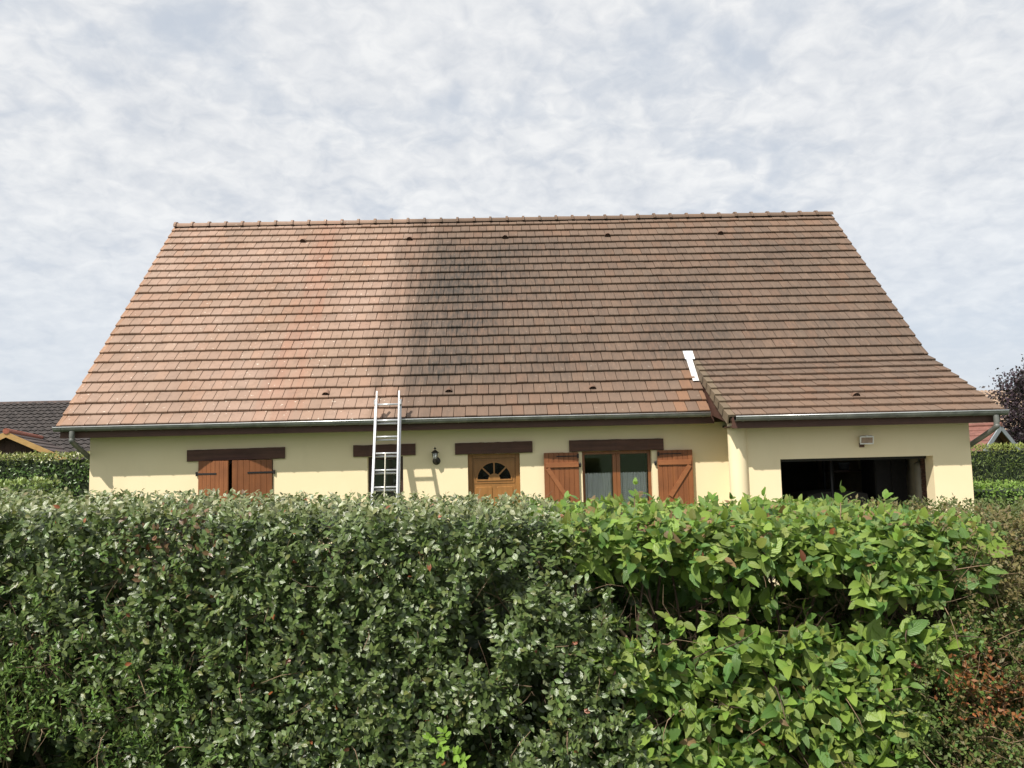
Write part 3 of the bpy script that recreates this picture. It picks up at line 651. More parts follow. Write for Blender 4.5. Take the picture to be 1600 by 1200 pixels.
bk = thing('hanging_bicycle_frame', (7.32, .5, 1.5), 'dark metal rods of a bicycle frame hung on the garage wall', 'bicycle frame')
P_ = {'a': (7.36, .62, 2.05), 'b': (7.36, .36, 1.98), 'c': (7.36, .50, 1.62), 'd': (7.36, .70, 1.70), 'e': (7.36, .30, 1.80), 'f': (7.36, .42, 1.45)}
for q in ('ab', 'ac', 'bc', 'cd', 'ad', 'be', 'ef', 'cf'): part('rod', MB().tube([P_[q[0]], P_[q[1]]], .014, 6), 'iron', bk)
part('wheel_rim', MB().tube([(7.38, .52+.19*math.cos(a), 1.86+.19*math.sin(a)) for a in np.linspace(0, 2*math.pi, 25)], .011, 6), 'iron', bk)
pr = thing('brick_stack', (7.36, -.45, 0), 'stack of dark red bricks just inside the garage opening', 'bricks')
for k in range(30):
    for q in (0, 1): part('brick', MB().bbox(7.25+rng.normal(0, .004), 7.46+rng.normal(0, .004), -.60+.115*q, -.49+.115*q, .014+k*.066, .014+k*.066+.062, .005), 'brick_red', pr)
pp = thing('steel_prop', (5.69, -.4, 0), 'thin black steel prop standing inside the garage', 'prop'); part('shaft', MB().tube([(5.69, -.4, .02), (5.69, -.4, 2.56)], .022, 10), 'iron', pp, True); part('foot', MB().box(5.61, 5.77, -.48, -.32, .012, .02), 'iron', pp)
# bench under a dust sheet, its cloth darkened in colour for the shade
bn = thing('covered_bench', (6.05, .6, 0), 'dust sheet coloured dark for the garage shade, draped over a bench', 'bench'); n = 26; V = []
for j in range(n+1):
    for i in range(n+1):
        u, v = i/n*2-1, j/n*2-1; m_ = max(abs(u), abs(v)); drop = max(0, m_-.80)/.20
        x = 6.05+min(1, abs(u)/.80)*.56*(1 if u > 0 else -1)+.04*drop*u; y = .62+min(1, abs(v)/.80)*.40*(1 if v > 0 else -1)+.04*drop*v
        V.append((x, y, 1.41-.07*(u*u)-.03*v*v-.75*drop+.008*math.sin(9*u+3*v)))
part('dust_sheet', MB().add(V, [(j*(n+1)+i, j*(n+1)+i+1, (j+1)*(n+1)+i+1, (j+1)*(n+1)+i) for i in range(n) for j in range(n)]), 'dust_cloth', bn, True)
for x in (5.58, 6.52):
    for y in (.30, .94): part('leg', MB().box(x-.03, x+.03, y-.03, y+.03, .012, 1.30), 'dark_frame', bn)

# ------------------------------------------------------------------ foliage machinery (numpy)
def unit(a): return a/np.maximum(np.linalg.norm(a, axis=-1, keepdims=True), 1e-9)
def leaf_shape(L, W, fold, curl, nm=4, serr=0., pw=.8, wide=.45):
    """leaf in local space: x along midrib, y across, z normal"""
    s = np.linspace(0, 1, nm+1); V = []; UV = []; F = []
    zc = -curl*L*(s**2)
    for i, q in enumerate(s):
        hw = W/2*(math.sin(math.pi*min(1, max(0, q**(math.log(.5)/math.log(wide)))))**pw) if 0 < i < nm else 0
        hw *= 1+(serr if i % 2 else -serr)
        V.append((q*L, 0, zc[i])); UV.append((q, .5))
        if 0 < i < nm:
            V.append((q*L-.02*L, hw, zc[i]+fold*hw)); UV.append((q, 1)); V.append((q*L-.02*L, -hw, zc[i]+fold*hw)); UV.append((q, 0))
    idx = [0]; k = 1
    rows_ = [(0, 0, 0)]
    for i in range(1, nm): rows_.append((k, k+1, k+2)); k += 3
    rows_.append((k, k, k))
    for a, b_ in zip(rows_, rows_[1:]):
        for sd in (1, 2):
            f = [a[0], b_[0], b_[sd], a[sd]]
            if sd == 2: f = f[::-1]
            g = []
            for q in f:
                if q not in g: g.append(q)
            F.append(tuple(g[::1]))
    return np.array(V), np.array(UV), F
def sines(seed, n=7, f0=1.5, f1=6.):
    r_ = np.random.default_rng(seed); K = unit(r_.normal(size=(n, 3)))*r_.uniform(f0, f1, (n, 1)); ph = r_.uniform(0, 6.28, n)
    return lambda P: np.sin(P@K.T+ph).sum(1)/math.sqrt(n)
def frames(a, nrm):
    a = unit(a); nrm = unit(nrm - a*(nrm*a).sum(1, keepdims=True)); b_ = np.cross(nrm, a)
    return np.stack([a, b_, nrm], 2)                 # columns
def expand(shapes, var, Rm, P, sc, tint):
    """merge many leaves into one vertex / face / tint / uv set"""
    VV, FF, TT, UU = [], [], [], []; base = 0
    for v, (V, UV, F) in enumerate(shapes):
        s = np.where(var == v)[0]
        if not len(s): continue
        W_ = np.einsum('nij,kj->nki', Rm[s], V)*sc[s][:, None, None] + P[s][:, None, :]
        n, k = len(s), len(V); VV.append(W_.reshape(-1, 3)); TT.append(np.repeat(tint[s], k, 0)); UU.append(np.tile(UV, (n, 1)))
        offs = (np.arange(n)*k+base)
        for q in (3, 4):
            ff = np.array([f for f in F if len(f) == q])
            if len(ff): FF.append((q, (ff[None]+offs[:, None, None]).reshape(-1, q)))
        base += n*k
    return np.concatenate(VV), FF, np.concatenate(TT), np.concatenate(UU)
def fast_mesh(name, V, FF, mat, tint, uv):
    me = bpy.data.meshes.new(name); me.vertices.add(len(V)); me.vertices.foreach_set('co', V.astype(np.float32).ravel())
    loops = np.concatenate([f.ravel() for q, f in FF]); tot = np.concatenate([np.full(len(f), q) for q, f in FF])
    me.loops.add(len(loops)); me.loops.foreach_set('vertex_index', loops.astype(np.int32))
    me.polygons.add(len(tot)); st = np.concatenate([[0], np.cumsum(tot)[:-1]]); me.polygons.foreach_set('loop_start', st.astype(np.int32))
    me.polygons.foreach_set('use_smooth', np.ones(len(tot), bool))
    me.update(calc_edges=True)
    a = me.attributes.new('tint', 'FLOAT_COLOR', 'POINT'); c_ = np.ones((len(V), 4), np.float32); c_[:, :3] = tint; a.data.foreach_set('color', c_.ravel())
    l = me.uv_layers.new(name='UVMap'); l.data.foreach_set('uv', uv.astype(np.float32)[loops].ravel())
    me.materials.append(M[mat]); me.validate(); return me
def project(P):
    d = P-np.array(CAM); z = d@np.array(fwd); return 800+FPX*(d@np.array(cr))/z, 600-FPX*(d@np.array(cu))/z, z
def sprigs(P, T, Nrm, nleaf, length, spread, njit, ajit, opposite=False, tip=True):
    """leaves along twigs: returns positions, axes, normals, order along twig"""
    n = len(P); k = np.arange(nleaf); s = (k//2+.5)/(nleaf/2) if opposite else (k+.5)/nleaf
    T = unit(T); B = unit(np.cross(Nrm, T)); N2 = np.cross(T, B)
    LP = P[:, None]+T[:, None]*(s*length)[None, :, None]
    side = np.where(k % 2 == 0, 1., -1.)[None, :, None]
    if opposite:
        rot = ((k//2) % 2).astype(float)[None, :, None]
        S = side*(B[:, None]*(1-rot)+N2[:, None]*rot*.6)
    else: S = side*B[:, None]
    fw_ = (.35+.55*s)[None, :, None]
    A = T[:, None]*fw_+S*spread+rng.normal(size=(n, nleaf, 3))*ajit
    NN = Nrm[:, None]+rng.normal(size=(n, nleaf, 3))*njit
    o_ = np.tile(s, (n, 1))
    return LP.reshape(-1, 3), A.reshape(-1, 3), NN.reshape(-1, 3), o_.ravel()
def build_shrub(th, mat, shapes, LP, A, NN, sc, tint, nsingle, mass_name='foliage', minpx=10, size=.05):
    var = rng.integers(0, len(shapes), len(LP)); Rm = frames(A, NN)
    keep = np.ones(len(LP), bool)
    if nsingle:
        px, py, z = project(LP); vis = (px > 5) & (px < 1595) & (py > 770) & (py < 1195)
        score = np.where(vis, FPX*size*sc/z * (1+.0*z), 0) - np.where(vis, (LP[:, 1]+11.7)*120, 0)
        idx = np.argsort(-score)[:nsingle]; keep[idx] = False
        lvl = np.array([np.percentile(tint[idx][:, 1], q) for q in (10, 35, 65, 90)]); cache = {}
        for i in idx:
            t_ = int(np.argmin(abs(lvl-tint[i, 1]))); k = (int(var[i]), t_)
            if k not in cache:
                V, UV, F = shapes[k[0]]; src = idx[np.argmin(abs(tint[idx][:, 1]-lvl[t_]))]
                cache[k] = mesh_from('leaf', V, F, mat, True, tint=tint[src], uv=UV)
            m4 = np.eye(4); m4[:3, :3] = Rm[i]*sc[i]; m4[:3, 3] = LP[i]
            put(cache[k], 'leaf', th, Matrix(m4.tolist()))
    V, FF, T_, UV = expand(shapes, var[keep], Rm[keep], LP[keep], sc[keep], tint[keep])
    L = np.array(origin_of(th)); me = fast_mesh(mass_name, V-L, FF, mat, T_, UV)
    o = bpy.data.objects.new(mass_name, me); col.objects.link(o); o.parent = th; o['kind'] = 'stuff'; return o
def twigs(th, name, starts, dirs, length, r0, mat, bend=.25, seg=5, n=4, up_=0.):
    mb = MB()
    for p, d in zip(starts, dirs):
        p = Vector(p); d = Vector(d).normalized(); L = length*random.uniform(.5, 1.3); pts = [p.copy()]; 
        for k in range(seg):
            d = (d+Vector(rng.normal(size=3))*bend+Vector((0, 0, up_))).normalized(); p = p+d*L/seg; pts.append(p.copy())
        r_ = r0*random.uniform(.6, 1.4); mb.tube(pts, [r_*(1-.75*k/seg) for k in range(seg+1)], n, False)
    o = part(name, mb, mat, th, True); o['kind'] = 'stuff'; return o
def stems(th, xs, y0, y1, zt, r0, mat='bark', lean=.12):
    for x in xs:
        y = random.uniform(y0, y1); p = Vector((x, y, 0)); pts = [p]; k_ = 9; dx = random.uniform(-lean, lean)
        for k in range(1, k_+1): pts.append(Vector((x+dx*k/k_*2+rng.normal(0, .018), y+rng.normal(0, .025), zt*k/k_)))
        part('stem', MB().tube(pts, [r0*(1-.7*k/k_)*random.uniform(.9, 1.1) for k in range(k_+1)], 7), mat, th, True)

# ------------------------------------------------------------------ the front hedge
YF, YBK = -11.60, -10.55
bumpA = sines(3, 8, 2.5, 9.); gapA = sines(5, 10, 5., 16.); gapB = sines(9, 10, 4., 12.); colN = sines(12, 8, 2., 9.)
def ztop(x): return 2.058-.034*x
def front_y(P): return YF+.026*bumpA(P)
def shell(n, x0, x1, zlo, depth, topfrac, inside=None):
    """points in the outer shell of the hedge: front face and top, with outward normals"""
    nt_ = int(n*topfrac); nf = n-nt_
    x = rng.uniform(x0, x1, n); P = np.zeros((n, 3)); O = np.zeros((n, 3)); P[:, 0] = x; zt = ztop(x)
    d = rng.exponential(depth, n); d = np.minimum(d, .6)
    P[:nf, 2] = rng.uniform(zlo, zt[:nf]-.01); tmp = P.copy(); tmp[:, 1] = YF
    rnd = np.maximum(0, P[:nf, 2]-(zt[:nf]-.10))
    P[:nf, 1] = front_y(tmp)[:nf]+d[:nf]+rnd**2*6.; O[:nf] = (0, -1, .15)
    P[nf:, 1] = rng.uniform(YF+.03, YBK, nt_); P[nf:, 2] = zt[nf:]-.02-d[nf:]*.6+.008*bumpA(P*1.7)[nf:]; O[nf:] = (0, -.15, 1)
    return P, O, d
def vary(base, n, j=.12):
    return np.array(base)[None]*(1+rng.normal(0, j, (n, 1)))*(1+rng.normal(0, .05, (n, 3)))
# --- glossy dark-leaved shrub, left and centre
cot = thing('cotoneaster_hedge', (-1.8, -11.1, 0), 'clipped hedge of small glossy dark green leaves, left and centre front', 'hedge')
shA = [leaf_shape(.029*a, .0165*b_, f, c_, 3, 0, .7, .5) for a, b_, f, c_ in ((1, 1, .25, .10), (1.1, .95, .35, .18), (.9, 1.08, .15, .06), (1, .9, .45, .22), (.85, 1.05, .1, -.05), (1.05, 1., .3, .3))]
shA2 = [leaf_shape(.029, .0165, .2, .1, 2, 0, .7, .5), leaf_shape(.026, .0165, .3, .2, 2, 0, .7, .5)]
def limA(z): return .18+.24*np.clip((2.03-z)/.45, 0, 1)
P1, O1, d1 = shell(9800, -3.2, .62, 1.16, .075, .28); P2, O2, d2 = shell(900, -3.2, .6, .25, .12, 0.)
P = np.concatenate([P1, P2]); O = np.concatenate([O1, O2]); d = np.concatenate([d1, d2])
fine_zone = lambda P: (np.exp(-(((P[:, 0]+1.42)/.42)**2+((P[:, 2]-1.42)/.26)**2)))
keep = (P[:, 0] < limA(P[:, 2])+rng.normal(0, .06, len(P))) & ((gapA(P*2.6) > -.62+.35*rng.normal(size=len(P))) | (O[:, 2] > .5)) & (rng.uniform(size=len(P)) > .72*fine_zone(P))
keep &= ~((gapA(P*np.array([2.6, .3, 2.6])+3) < -1.25) & (O[:, 2] < .5) & (d < .16))
P, O, d = P[keep], O[keep], d[keep]
T = O*.75+np.array([0, 0, .55])+rng.normal(size=P.shape)*.55; Nr = O*.75+np.array([-.15, -.25, .55])+rng.normal(size=P.shape)*.30
LP, A, NN, so = sprigs(P-unit(T)*.045, T, Nr, 13, .105, .85, .42, .28)
sc = rng.uniform(.72, 1.18, len(LP))*(1.0-.25*so)
tint = vary((.092, .132, .040), len(LP), .24)
topm = np.clip((LP[:, 2]-(ztop(LP[:, 0])-.030))/.035, 0, 1); pale_top = (topm*rng.uniform(.2, 1, len(LP)))[:, None]  # top leaves paler: new growth, with the lit edge put into the tint
tint = tint*(1-pale_top)+vary((.24, .245, .115), len(LP), .15)*pale_top
yl = rng.uniform(size=len(LP)) < .07; tint[yl] = vary((.13, .15, .045), yl.sum())
br = (rng.uniform(size=len(LP)) < .003); tint[br] = vary((.26, .085, .035), br.sum())
tw = np.exp(-(((LP[:, 0]+1.02)/.16)**2+((LP[:, 2]-2.0)/.07)**2)); dry = rng.uniform(size=len(LP)) < .30*tw; tint[dry] = vary((.16, .095, .05), dry.sum())
kk = ~(rng.uniform(size=len(LP)) < .25*tw) & (LP[:, 2] < ztop(LP[:, 0])+.006+.010*rng.random(len(LP))); LP, A, NN, sc, tint = LP[kk], A[kk], NN[kk], sc[kk], tint[kk]
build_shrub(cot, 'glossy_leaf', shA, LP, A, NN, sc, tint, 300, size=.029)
s_ = rng.choice(np.where(P[:, 2] < ztop(P[:, 0])-.10)[0], 1100, False); twigs(cot, 'twig_mass', P[s_]+np.array([0, .10, -.05]), T[s_], .20, .0022, 'twig', .25, 4, 4)
stems(cot, np.arange(-3.1, .5, .17), -11.35, -10.8, 1.90, .014)
# inner and rear leafage keeps the hedge opaque
n = 4200; P = np.stack([rng.uniform(-3.2, .45, n), rng.uniform(YF+.30, YBK+.05, n), rng.uniform(.9, 1.90, n)], 1)
LP, A, NN, so = sprigs(P, rng.normal(size=P.shape)+np.array([0, .3, .6]), rng.normal(size=P.shape)*.6+np.array([0, -.4, .6]), 9, .14, .85, .5, .3)
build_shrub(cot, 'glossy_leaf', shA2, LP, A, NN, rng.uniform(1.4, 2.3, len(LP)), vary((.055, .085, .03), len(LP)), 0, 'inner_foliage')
# --- fine bright-leaved shrub, lower left
fin = thing('privet_shrub', (-1.5, -11.4, 0), 'fine-leaved fresh green shrub growing through the hedge at bottom left', 'shrub')
shB = [leaf_shape(.021*a, .009*b_, f, c_, 2, 0, .8, .45) for a, b_, f, c_ in ((1, 1, .25, .1), (1.15, .9, .3, .2), (.85, 1.1, .2, .0))]
n = 3400; P, O, d = shell(n, -2.3, -.75, 1.05, .06, 0.)
keep = rng.uniform(size=n) < 1.1*fine_zone(P)+.05*(P[:, 2] < 1.4); keep &= gapB(P) > -1.2; P, O = P[keep]+np.array([0, -.02, 0]), O[keep]
T = O*.7+np.array([0, 0, .8])+rng.normal(size=P.shape)*.45; Nr = O*.5+np.array([-.2, -.2, .8])+rng.normal(size=P.shape)*.3
LP, A, NN, so = sprigs(P-unit(T)*.05, T, Nr, 18, .12, .75, .4, .25, True)
tint = vary((.11, .18, .042), len(LP), .18); yl = (LP[:, 2] < 1.36) & (LP[:, 0] < -1.25); tint[yl] = vary((.15, .19, .045), yl.sum(), .15)
build_shrub(fin, 'tiny_leaf', shB, LP, A, NN, rng.uniform(.75, 1.2, len(LP)), tint, 0)
twigs(fin, 'twig_mass', P[:400]+np.array([0, .08, -.05]), T[:400], .2, .002, 'twig', .2, 4, 4); stems(fin, np.arange(-1.95, -.9, .16), -11.5, -11.3, 1.6, .009)
# --- broad-leaved shrub, right
brd = thing('weigela_shrub', (.85, -11.2, 0), 'broad-leaved light green shrub in the hedge, right of centre', 'shrub')
shC = [leaf_shape(.053*a, .029*b_, f, c_, 6, .06, .68, .42) for a, b_, f, c_ in ((1, 1, .22, .16), (1.1, .92, .30, .30), (.9, 1.1, .12, .08), (1., .95, .38, .42), (.8, 1.05, .18, -.06), (1.05, 1., .25, .55), (.95, .88, .45, .25))]
def inC(P): 
    lo = .15+.17*np.clip((2.02-P[:, 2])/.30, 0, 1)+.12*np.sin(P[:, 2]*14); hi = 1.50-.22*np.clip((1.80-P[:, 2])/.25, 0, 1)-.12*np.clip((1.5-P[:, 2])/.2, 0, 1)
    return (P[:, 0] > lo+rng.normal(0, .05, len(P))) & (P[:, 0] < hi+rng.normal(0, .06, len(P)))
P1, O1, d1 = shell(1500, .1, 1.65, 1.10, .10, 0.); P3, O3, d3 = shell(1000, .1, 1.65, 1.10, .05, 1.)
P4, O4, d4 = shell(260, .3, 1.5, .3, .1, 0.)
k1 = gapB(P1*np.array([1, .4, 1])) > .12+.8*np.exp(-((P1[:, 2]-1.74)/.10)**2)-1.2*(P1[:, 2] > 1.88)
P = np.concatenate([P1[k1], P3, P4]); O = np.concatenate([O1[k1], O3, O4]); d = np.concatenate([d1[k1], d3, d4])
keep = inC(P) ; P, O, d = P[keep], O[keep], d[keep]
T = O*.65+np.array([0, -.05, .45])+rng.normal(size=P.shape)*.42; Nr = O*.45+np.array([-.25, -.35, .75])+rng.normal(size=P.shape)*.30
LP, A, NN, so = sprigs(P-unit(T)*.06, T, Nr, 8, .085, .95, .42, .30, True)
A = A+np.array([0, 0, -.28])*(1-so)[:, None]; kk = LP[:, 2] < ztop(LP[:, 0])+.005+.022*rng.random(len(LP)); LP, A, NN, so = LP[kk], A[kk], NN[kk], so[kk]
sc = np.exp(rng.normal(-.05, .26, len(LP)))*(1.15-.55*so); hi_ = LP[:, 2] > 1.93; sc[hi_] *= .82
tint = vary((.185, .268, .050), len(LP), .20); old = rng.uniform(size=len(LP)) < .32; tint[old] = vary((.10, .185, .045), old.sum(), .14)
yl = rng.uniform(size=len(LP)) < .10; tint[yl] = vary((.22, .26, .06), yl.sum(), .12)
topm = np.clip((LP[:, 2]-1.97)/.06, 0, 1); pk = rng.uniform(size=len(LP)) < (.10*topm+.012); tint[pk] = vary((.25, .16, .075), pk.sum(), .15)
rdl = rng.uniform(size=len(LP)) < .003; tint[rdl] = vary((.22, .07, .035), rdl.sum(), .15)
build_shrub(brd, 'soft_leaf', shC, LP, A, NN, sc, tint, 300, size=.06)
s_ = np.where(P[:, 2] < 1.86)[0][:600]; twigs(brd, 'twig_mass', P[s_]+np.array([0, .14, -.10]), T[s_], .22, .0032, 'bark', .2, 5, 5)
n = 300; twigs(brd, 'dry_twig_mass', np.stack([rng.uniform(.4, 1.6, n), rng.uniform(-11.5, -11.0, n), rng.uniform(1.2, 1.75, n)], 1), rng.normal(size=(n, 3))+np.array([0, -.3, .2]), .26, .0020, 'twig', .3, 5, 4)
stems(brd, np.arange(.3, 1.5, .075), -11.45, -10.9, 1.90, .013, lean=.10)
part('stem', MB().tube(bez([(.33, -11.40, 1.76), (.39, -11.46, 1.66), (.50, -11.48, 1.60), (.64, -11.47, 1.575), (.80, -11.42, 1.58)], 6), .0058, 6), 'twig', brd, True)
n = 1150; P = np.stack([rng.uniform(.30, 1.65, n), rng.uniform(YF+.46, YBK+.05, n), rng.uniform(.9, 1.84, n)], 1)
LP, A, NN, so = sprigs(P, rng.normal(size=P.shape)+np.array([0, .3, .5]), rng.normal(size=P.shape)*.5+np.array([0, .1, .8]), 7, .12, .95, .5, .3, True)
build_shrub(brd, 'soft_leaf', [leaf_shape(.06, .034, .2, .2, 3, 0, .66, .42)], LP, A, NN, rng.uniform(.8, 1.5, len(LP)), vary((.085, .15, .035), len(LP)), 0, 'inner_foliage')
# --- twiggy shrub with tiny leaves, far right
twg = thing('honeysuckle_hedge', (2.6, -11.1, 0), 'twiggy olive hedge of tiny leaves with rusty patches, at right edge', 'hedge')
shD = [leaf_shape(.0155*a, .0085*b_, .2, .1, 2, 0, .8, .5) for a, b_ in ((1, 1), (1.2, .9), (.85, 1.1))]
def inD(P): return P[:, 0] > 1.40-.22*np.clip((1.86-P[:, 2])/.25, 0, 1)-.10*np.clip((1.5-P[:, 2])/.2, 0, 1)+rng.normal(0, .06, len(P))
P1, O1, d1 = shell(6600, .9, 3.2, 1.12, .12, .30); P2, O2, d2 = shell(400, 1.1, 3.2, .25, .12, 0.)
P = np.concatenate([P1, P2]); O = np.concatenate([O1, O2]); d = np.concatenate([d1, d2]); keep = inD(P) & (gapA(P*1.1) > -1.1+.3*rng.normal(size=len(P))); P, O = P[keep], O[keep]
T = O*.6+np.array([0, 0, .5])+rng.normal(size=P.shape)*.6; Nr = O*.5+np.array([-.2, -.2, .7])+rng.normal(size=P.shape)*.4
LP, A, NN, so = sprigs(P-unit(T)*.05, T, Nr, 20, .13, .8, .5, .3, True); kk = LP[:, 2] < ztop(LP[:, 0])+.01+.012*rng.random(len(LP)); LP, A, NN, so = LP[kk], A[kk], NN[kk], so[kk]
tint = vary((.10, .125, .038), len(LP), .2); olive = colN(LP*.8) > .3; tint[olive] = vary((.15, .125, .05), olive.sum(), .2)
rust = (np.exp(-(((LP[:, 0]-1.36)/.09)**2+((LP[:, 2]-1.565)/.07)**2))+np.exp(-(((LP[:, 0]-1.50)/.10)**2+((LP[:, 2]-1.47)/.06)**2)))*.8 > rng.uniform(size=len(LP)); tint[rust] = vary((.24, .095, .035), rust.sum(), .2)
gr_ = (LP[:, 2] < 1.75) & ~rust & (rng.uniform(size=len(LP)) < .5); tint[gr_] = vary((.105, .165, .04), gr_.sum(), .2)
build_shrub(twg, 'tiny_leaf', shD, LP, A, NN, rng.uniform(.75, 1.3, len(LP)), tint, 0)
s_ = np.where(P[:, 2] < ztop(P[:, 0])-.05)[0][:1300]; twigs(twg, 'twig_mass', P[s_]+np.array([0, .06, -.06]), T[s_]+rng.normal(size=(len(s_), 3))*.3, .24, .0019, 'twig', .25, 5, 4)
stems(twg, np.arange(1.35, 3.1, .12), -11.35, -10.8, 1.82, .011, 'twig')
n = 3000; P = np.stack([rng.uniform(1.1, 3.2, n), rng.uniform(YF+.2, YBK, n), rng.uniform(.9, 1.82, n)], 1)
LP, A, NN, so = sprigs(P, rng.normal(size=P.shape)+np.array([0, .3, .5]), rng.normal(size=P.shape)*.5+np.array([0, .1, .8]), 16, .13, .8, .5, .3, True)
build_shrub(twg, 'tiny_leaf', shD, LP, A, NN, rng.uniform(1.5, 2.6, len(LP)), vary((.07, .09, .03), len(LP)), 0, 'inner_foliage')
# --- small lime-green sprout
spr = thing('lime_sprout', (-.17, -11.62, 1.35), 'small lime green sprout poking from the hedge near bottom centre', 'sprout')
shE = [leaf_shape(.024, .011, .2, .2, 4, .12, .7, .5)]
P = np.array([[-.185, -11.67, 1.415], [-.16, -11.68, 1.44], [-.14, -11.67, 1.40], [-.20, -11.67, 1.45], [-.13, -11.68, 1.385]]); LP, A, NN, so = sprigs(P, rng.normal(size=P.shape)*.5+np.array([0, -.3, .4]), np.tile(np.array([[-.2, -.8, .5]]), (5, 1)), 7, .03, 1., .3, .3)
for i in range(len(LP)):
    m4 = np.eye(4); m4[:3, :3] = frames(A[i:i+1], NN[i:i+1])[0]; m4[:3, 3] = LP[i]; 
    if i == 0: lm = mesh_from('leaf', shE[0][0], shE[0][2], 'soft_leaf', True, tint=(.20, .34, .04), uv=shE[0][1])
    put(lm, 'leaf', spr, Matrix(m4.tolist()))
part('stem', MB().tube([(-.165, -11.5, 1.32), (-.165, -11.62, 1.38), (-.16, -11.67, 1.42)], .002, 5), 'twig', spr)
# --- shoots standing above the broad-leaved shrub
sht = [mesh_from('leaf', V, F, 'soft_leaf', True, tint=tuple(vary((.15, .24, .045), 1)[0]), uv=UV) for V, UV, F in shC]
for x, y, h, s_ in ((.47, -11.2, .10, 1.), (1.13, -11.35, .085, 1.25), (.22, -11.3, .05, .9), (1.30, -11.3, .06, 1.2), (.92, -11.2, .06, 1.1), (.70, -11.35, .05, 1.)):
    p = np.array([[x, y, float(ztop(np.array([x]))[0])-.05]]); part('shoot', MB().tube([tuple(p[0]+[0, 0, -.2]), tuple(p[0]), tuple(p[0]+[.005, 0, h])], [.004, .003, .0015], 5), 'twig', brd)
    LP, A, NN, so = sprigs(p, np.array([[.08, 0, 1.]]), np.array([[0., -1., .3]]), 8, h+.05, .75, .25, .2, True)
    for i in range(len(LP)):
        m4 = np.eye(4); m4[:3, :3] = frames(A[i:i+1], np.array([[-.2, -.6, .8]])+rng.normal(size=(1, 3))*.3)[0]*s_*(1.0-.4*so[i]); m4[:3, 3] = LP[i]
        put(sht[i % 7], 'leaf', brd, Matrix(m4.tolist()))

# ------------------------------------------------------------------ hedges and trees beyond
def box_hedge(name, label, cat, x0, x1, y0, y1, z1, nl, shape, mat, base, topc, seed, dens_top=.25):
    th = thing(name, ((x0+x1)/2, (y0+y1)/2, 0), label, cat); bz = sines(seed, 8, 1., 5.); nT = int(nl*dens_top); nR = int(nl*.08); n = nl
    P = np.stack([rng.uniform(x0, x1, n), np.full(n, y0), rng.uniform(.05, z1, n)], 1); O = np.tile(np.array([[0., -1, .2]]), (n, 1))
    P[:, 1] += rng.exponential(.07, n)+.05*bz(P); P[:nT, 1] = rng.uniform(y0, y1, nT); P[:nT, 2] = z1+.03*bz(P[:nT]*1.5)-rng.exponential(.05, nT)+np.abs(rng.normal(0, .02, nT)); O[:nT] = (0, -.2, 1)
    for s, xx_ in ((0, x0), (1, x1)):
        i = slice(nT+s*nR, nT+(s+1)*nR); P[i, 0] = xx_+(.05 if s == 0 else -.05)*rng.exponential(1, nR); P[i, 1] = rng.uniform(y0, y1, nR); O[i] = (1 if s else -1, 0, .2)
    A = O*.5+np.array([0, 0, .3])+rng.normal(size=P.shape)*.7; NN = O+np.array([-.1, -.1, .4])+rng.normal(size=P.shape)*.5
    tp = np.clip((P[:, 2]-(z1-.28))/.28, 0, 1)[:, None]*rng.uniform(.4, 1, (n, 1)); tint = vary(base, n, .2)*(1-tp)+vary(topc, n, .15)*tp
    build_shrub(th, mat, shape, P, A, NN, rng.uniform(.7, 1.3, n), tint, 0)
    part('shade_core', MB().box(x0+.15, x1-.15, y0+.16, y1-.05, 0, z1-.12), 'hedge_core', th); return th  # solid dark green box put in for the shade behind the leaves
laur = [leaf_shape(.11, .045, .2, .15, 3), leaf_shape(.09, .042, .3, .3, 3)]
box_hedge('laurel_hedge', 'tall dark green hedge with yellowing top, left of the house', 'hedge', -22, -9.0, 8.0, 9.2, 2.44, 15000, laur, 'glossy_leaf', (.075, .135, .032), (.26, .25, .06), 21)
box_hedge('low_hedge', 'low bright green trimmed hedge left of the house corner', 'hedge', -15, -7.45, -1.0, -.2, 1.93, 11000, [leaf_shape(.075, .034, .2, .15, 3), leaf_shape(.06, .03, .3, .3, 3)], 'glossy_leaf', (.10, .17, .04), (.25, .31, .075), 22)
box_hedge('thuja_hedge', 'tall clipped conifer hedge right of the garage', 'hedge', 9.2, 24, 6.0, 7.2, 2.08, 26000, [leaf_shape(.085, .022, .1, .1, 3), leaf_shape(.065, .018, .2, .2, 3)], 'tiny_leaf', (.095, .135, .032), (.26, .29, .06), 23)
box_hedge('small_leaved_shrub', 'low fresh green shrub in front of the conifer hedge', 'shrub', 8.35, 14, 1.0, 2.2, 1.39, 9000, [leaf_shape(.06, .03, .2, .15, 3)], 'soft_leaf', (.14, .24, .045), (.21, .32, .06), 24)
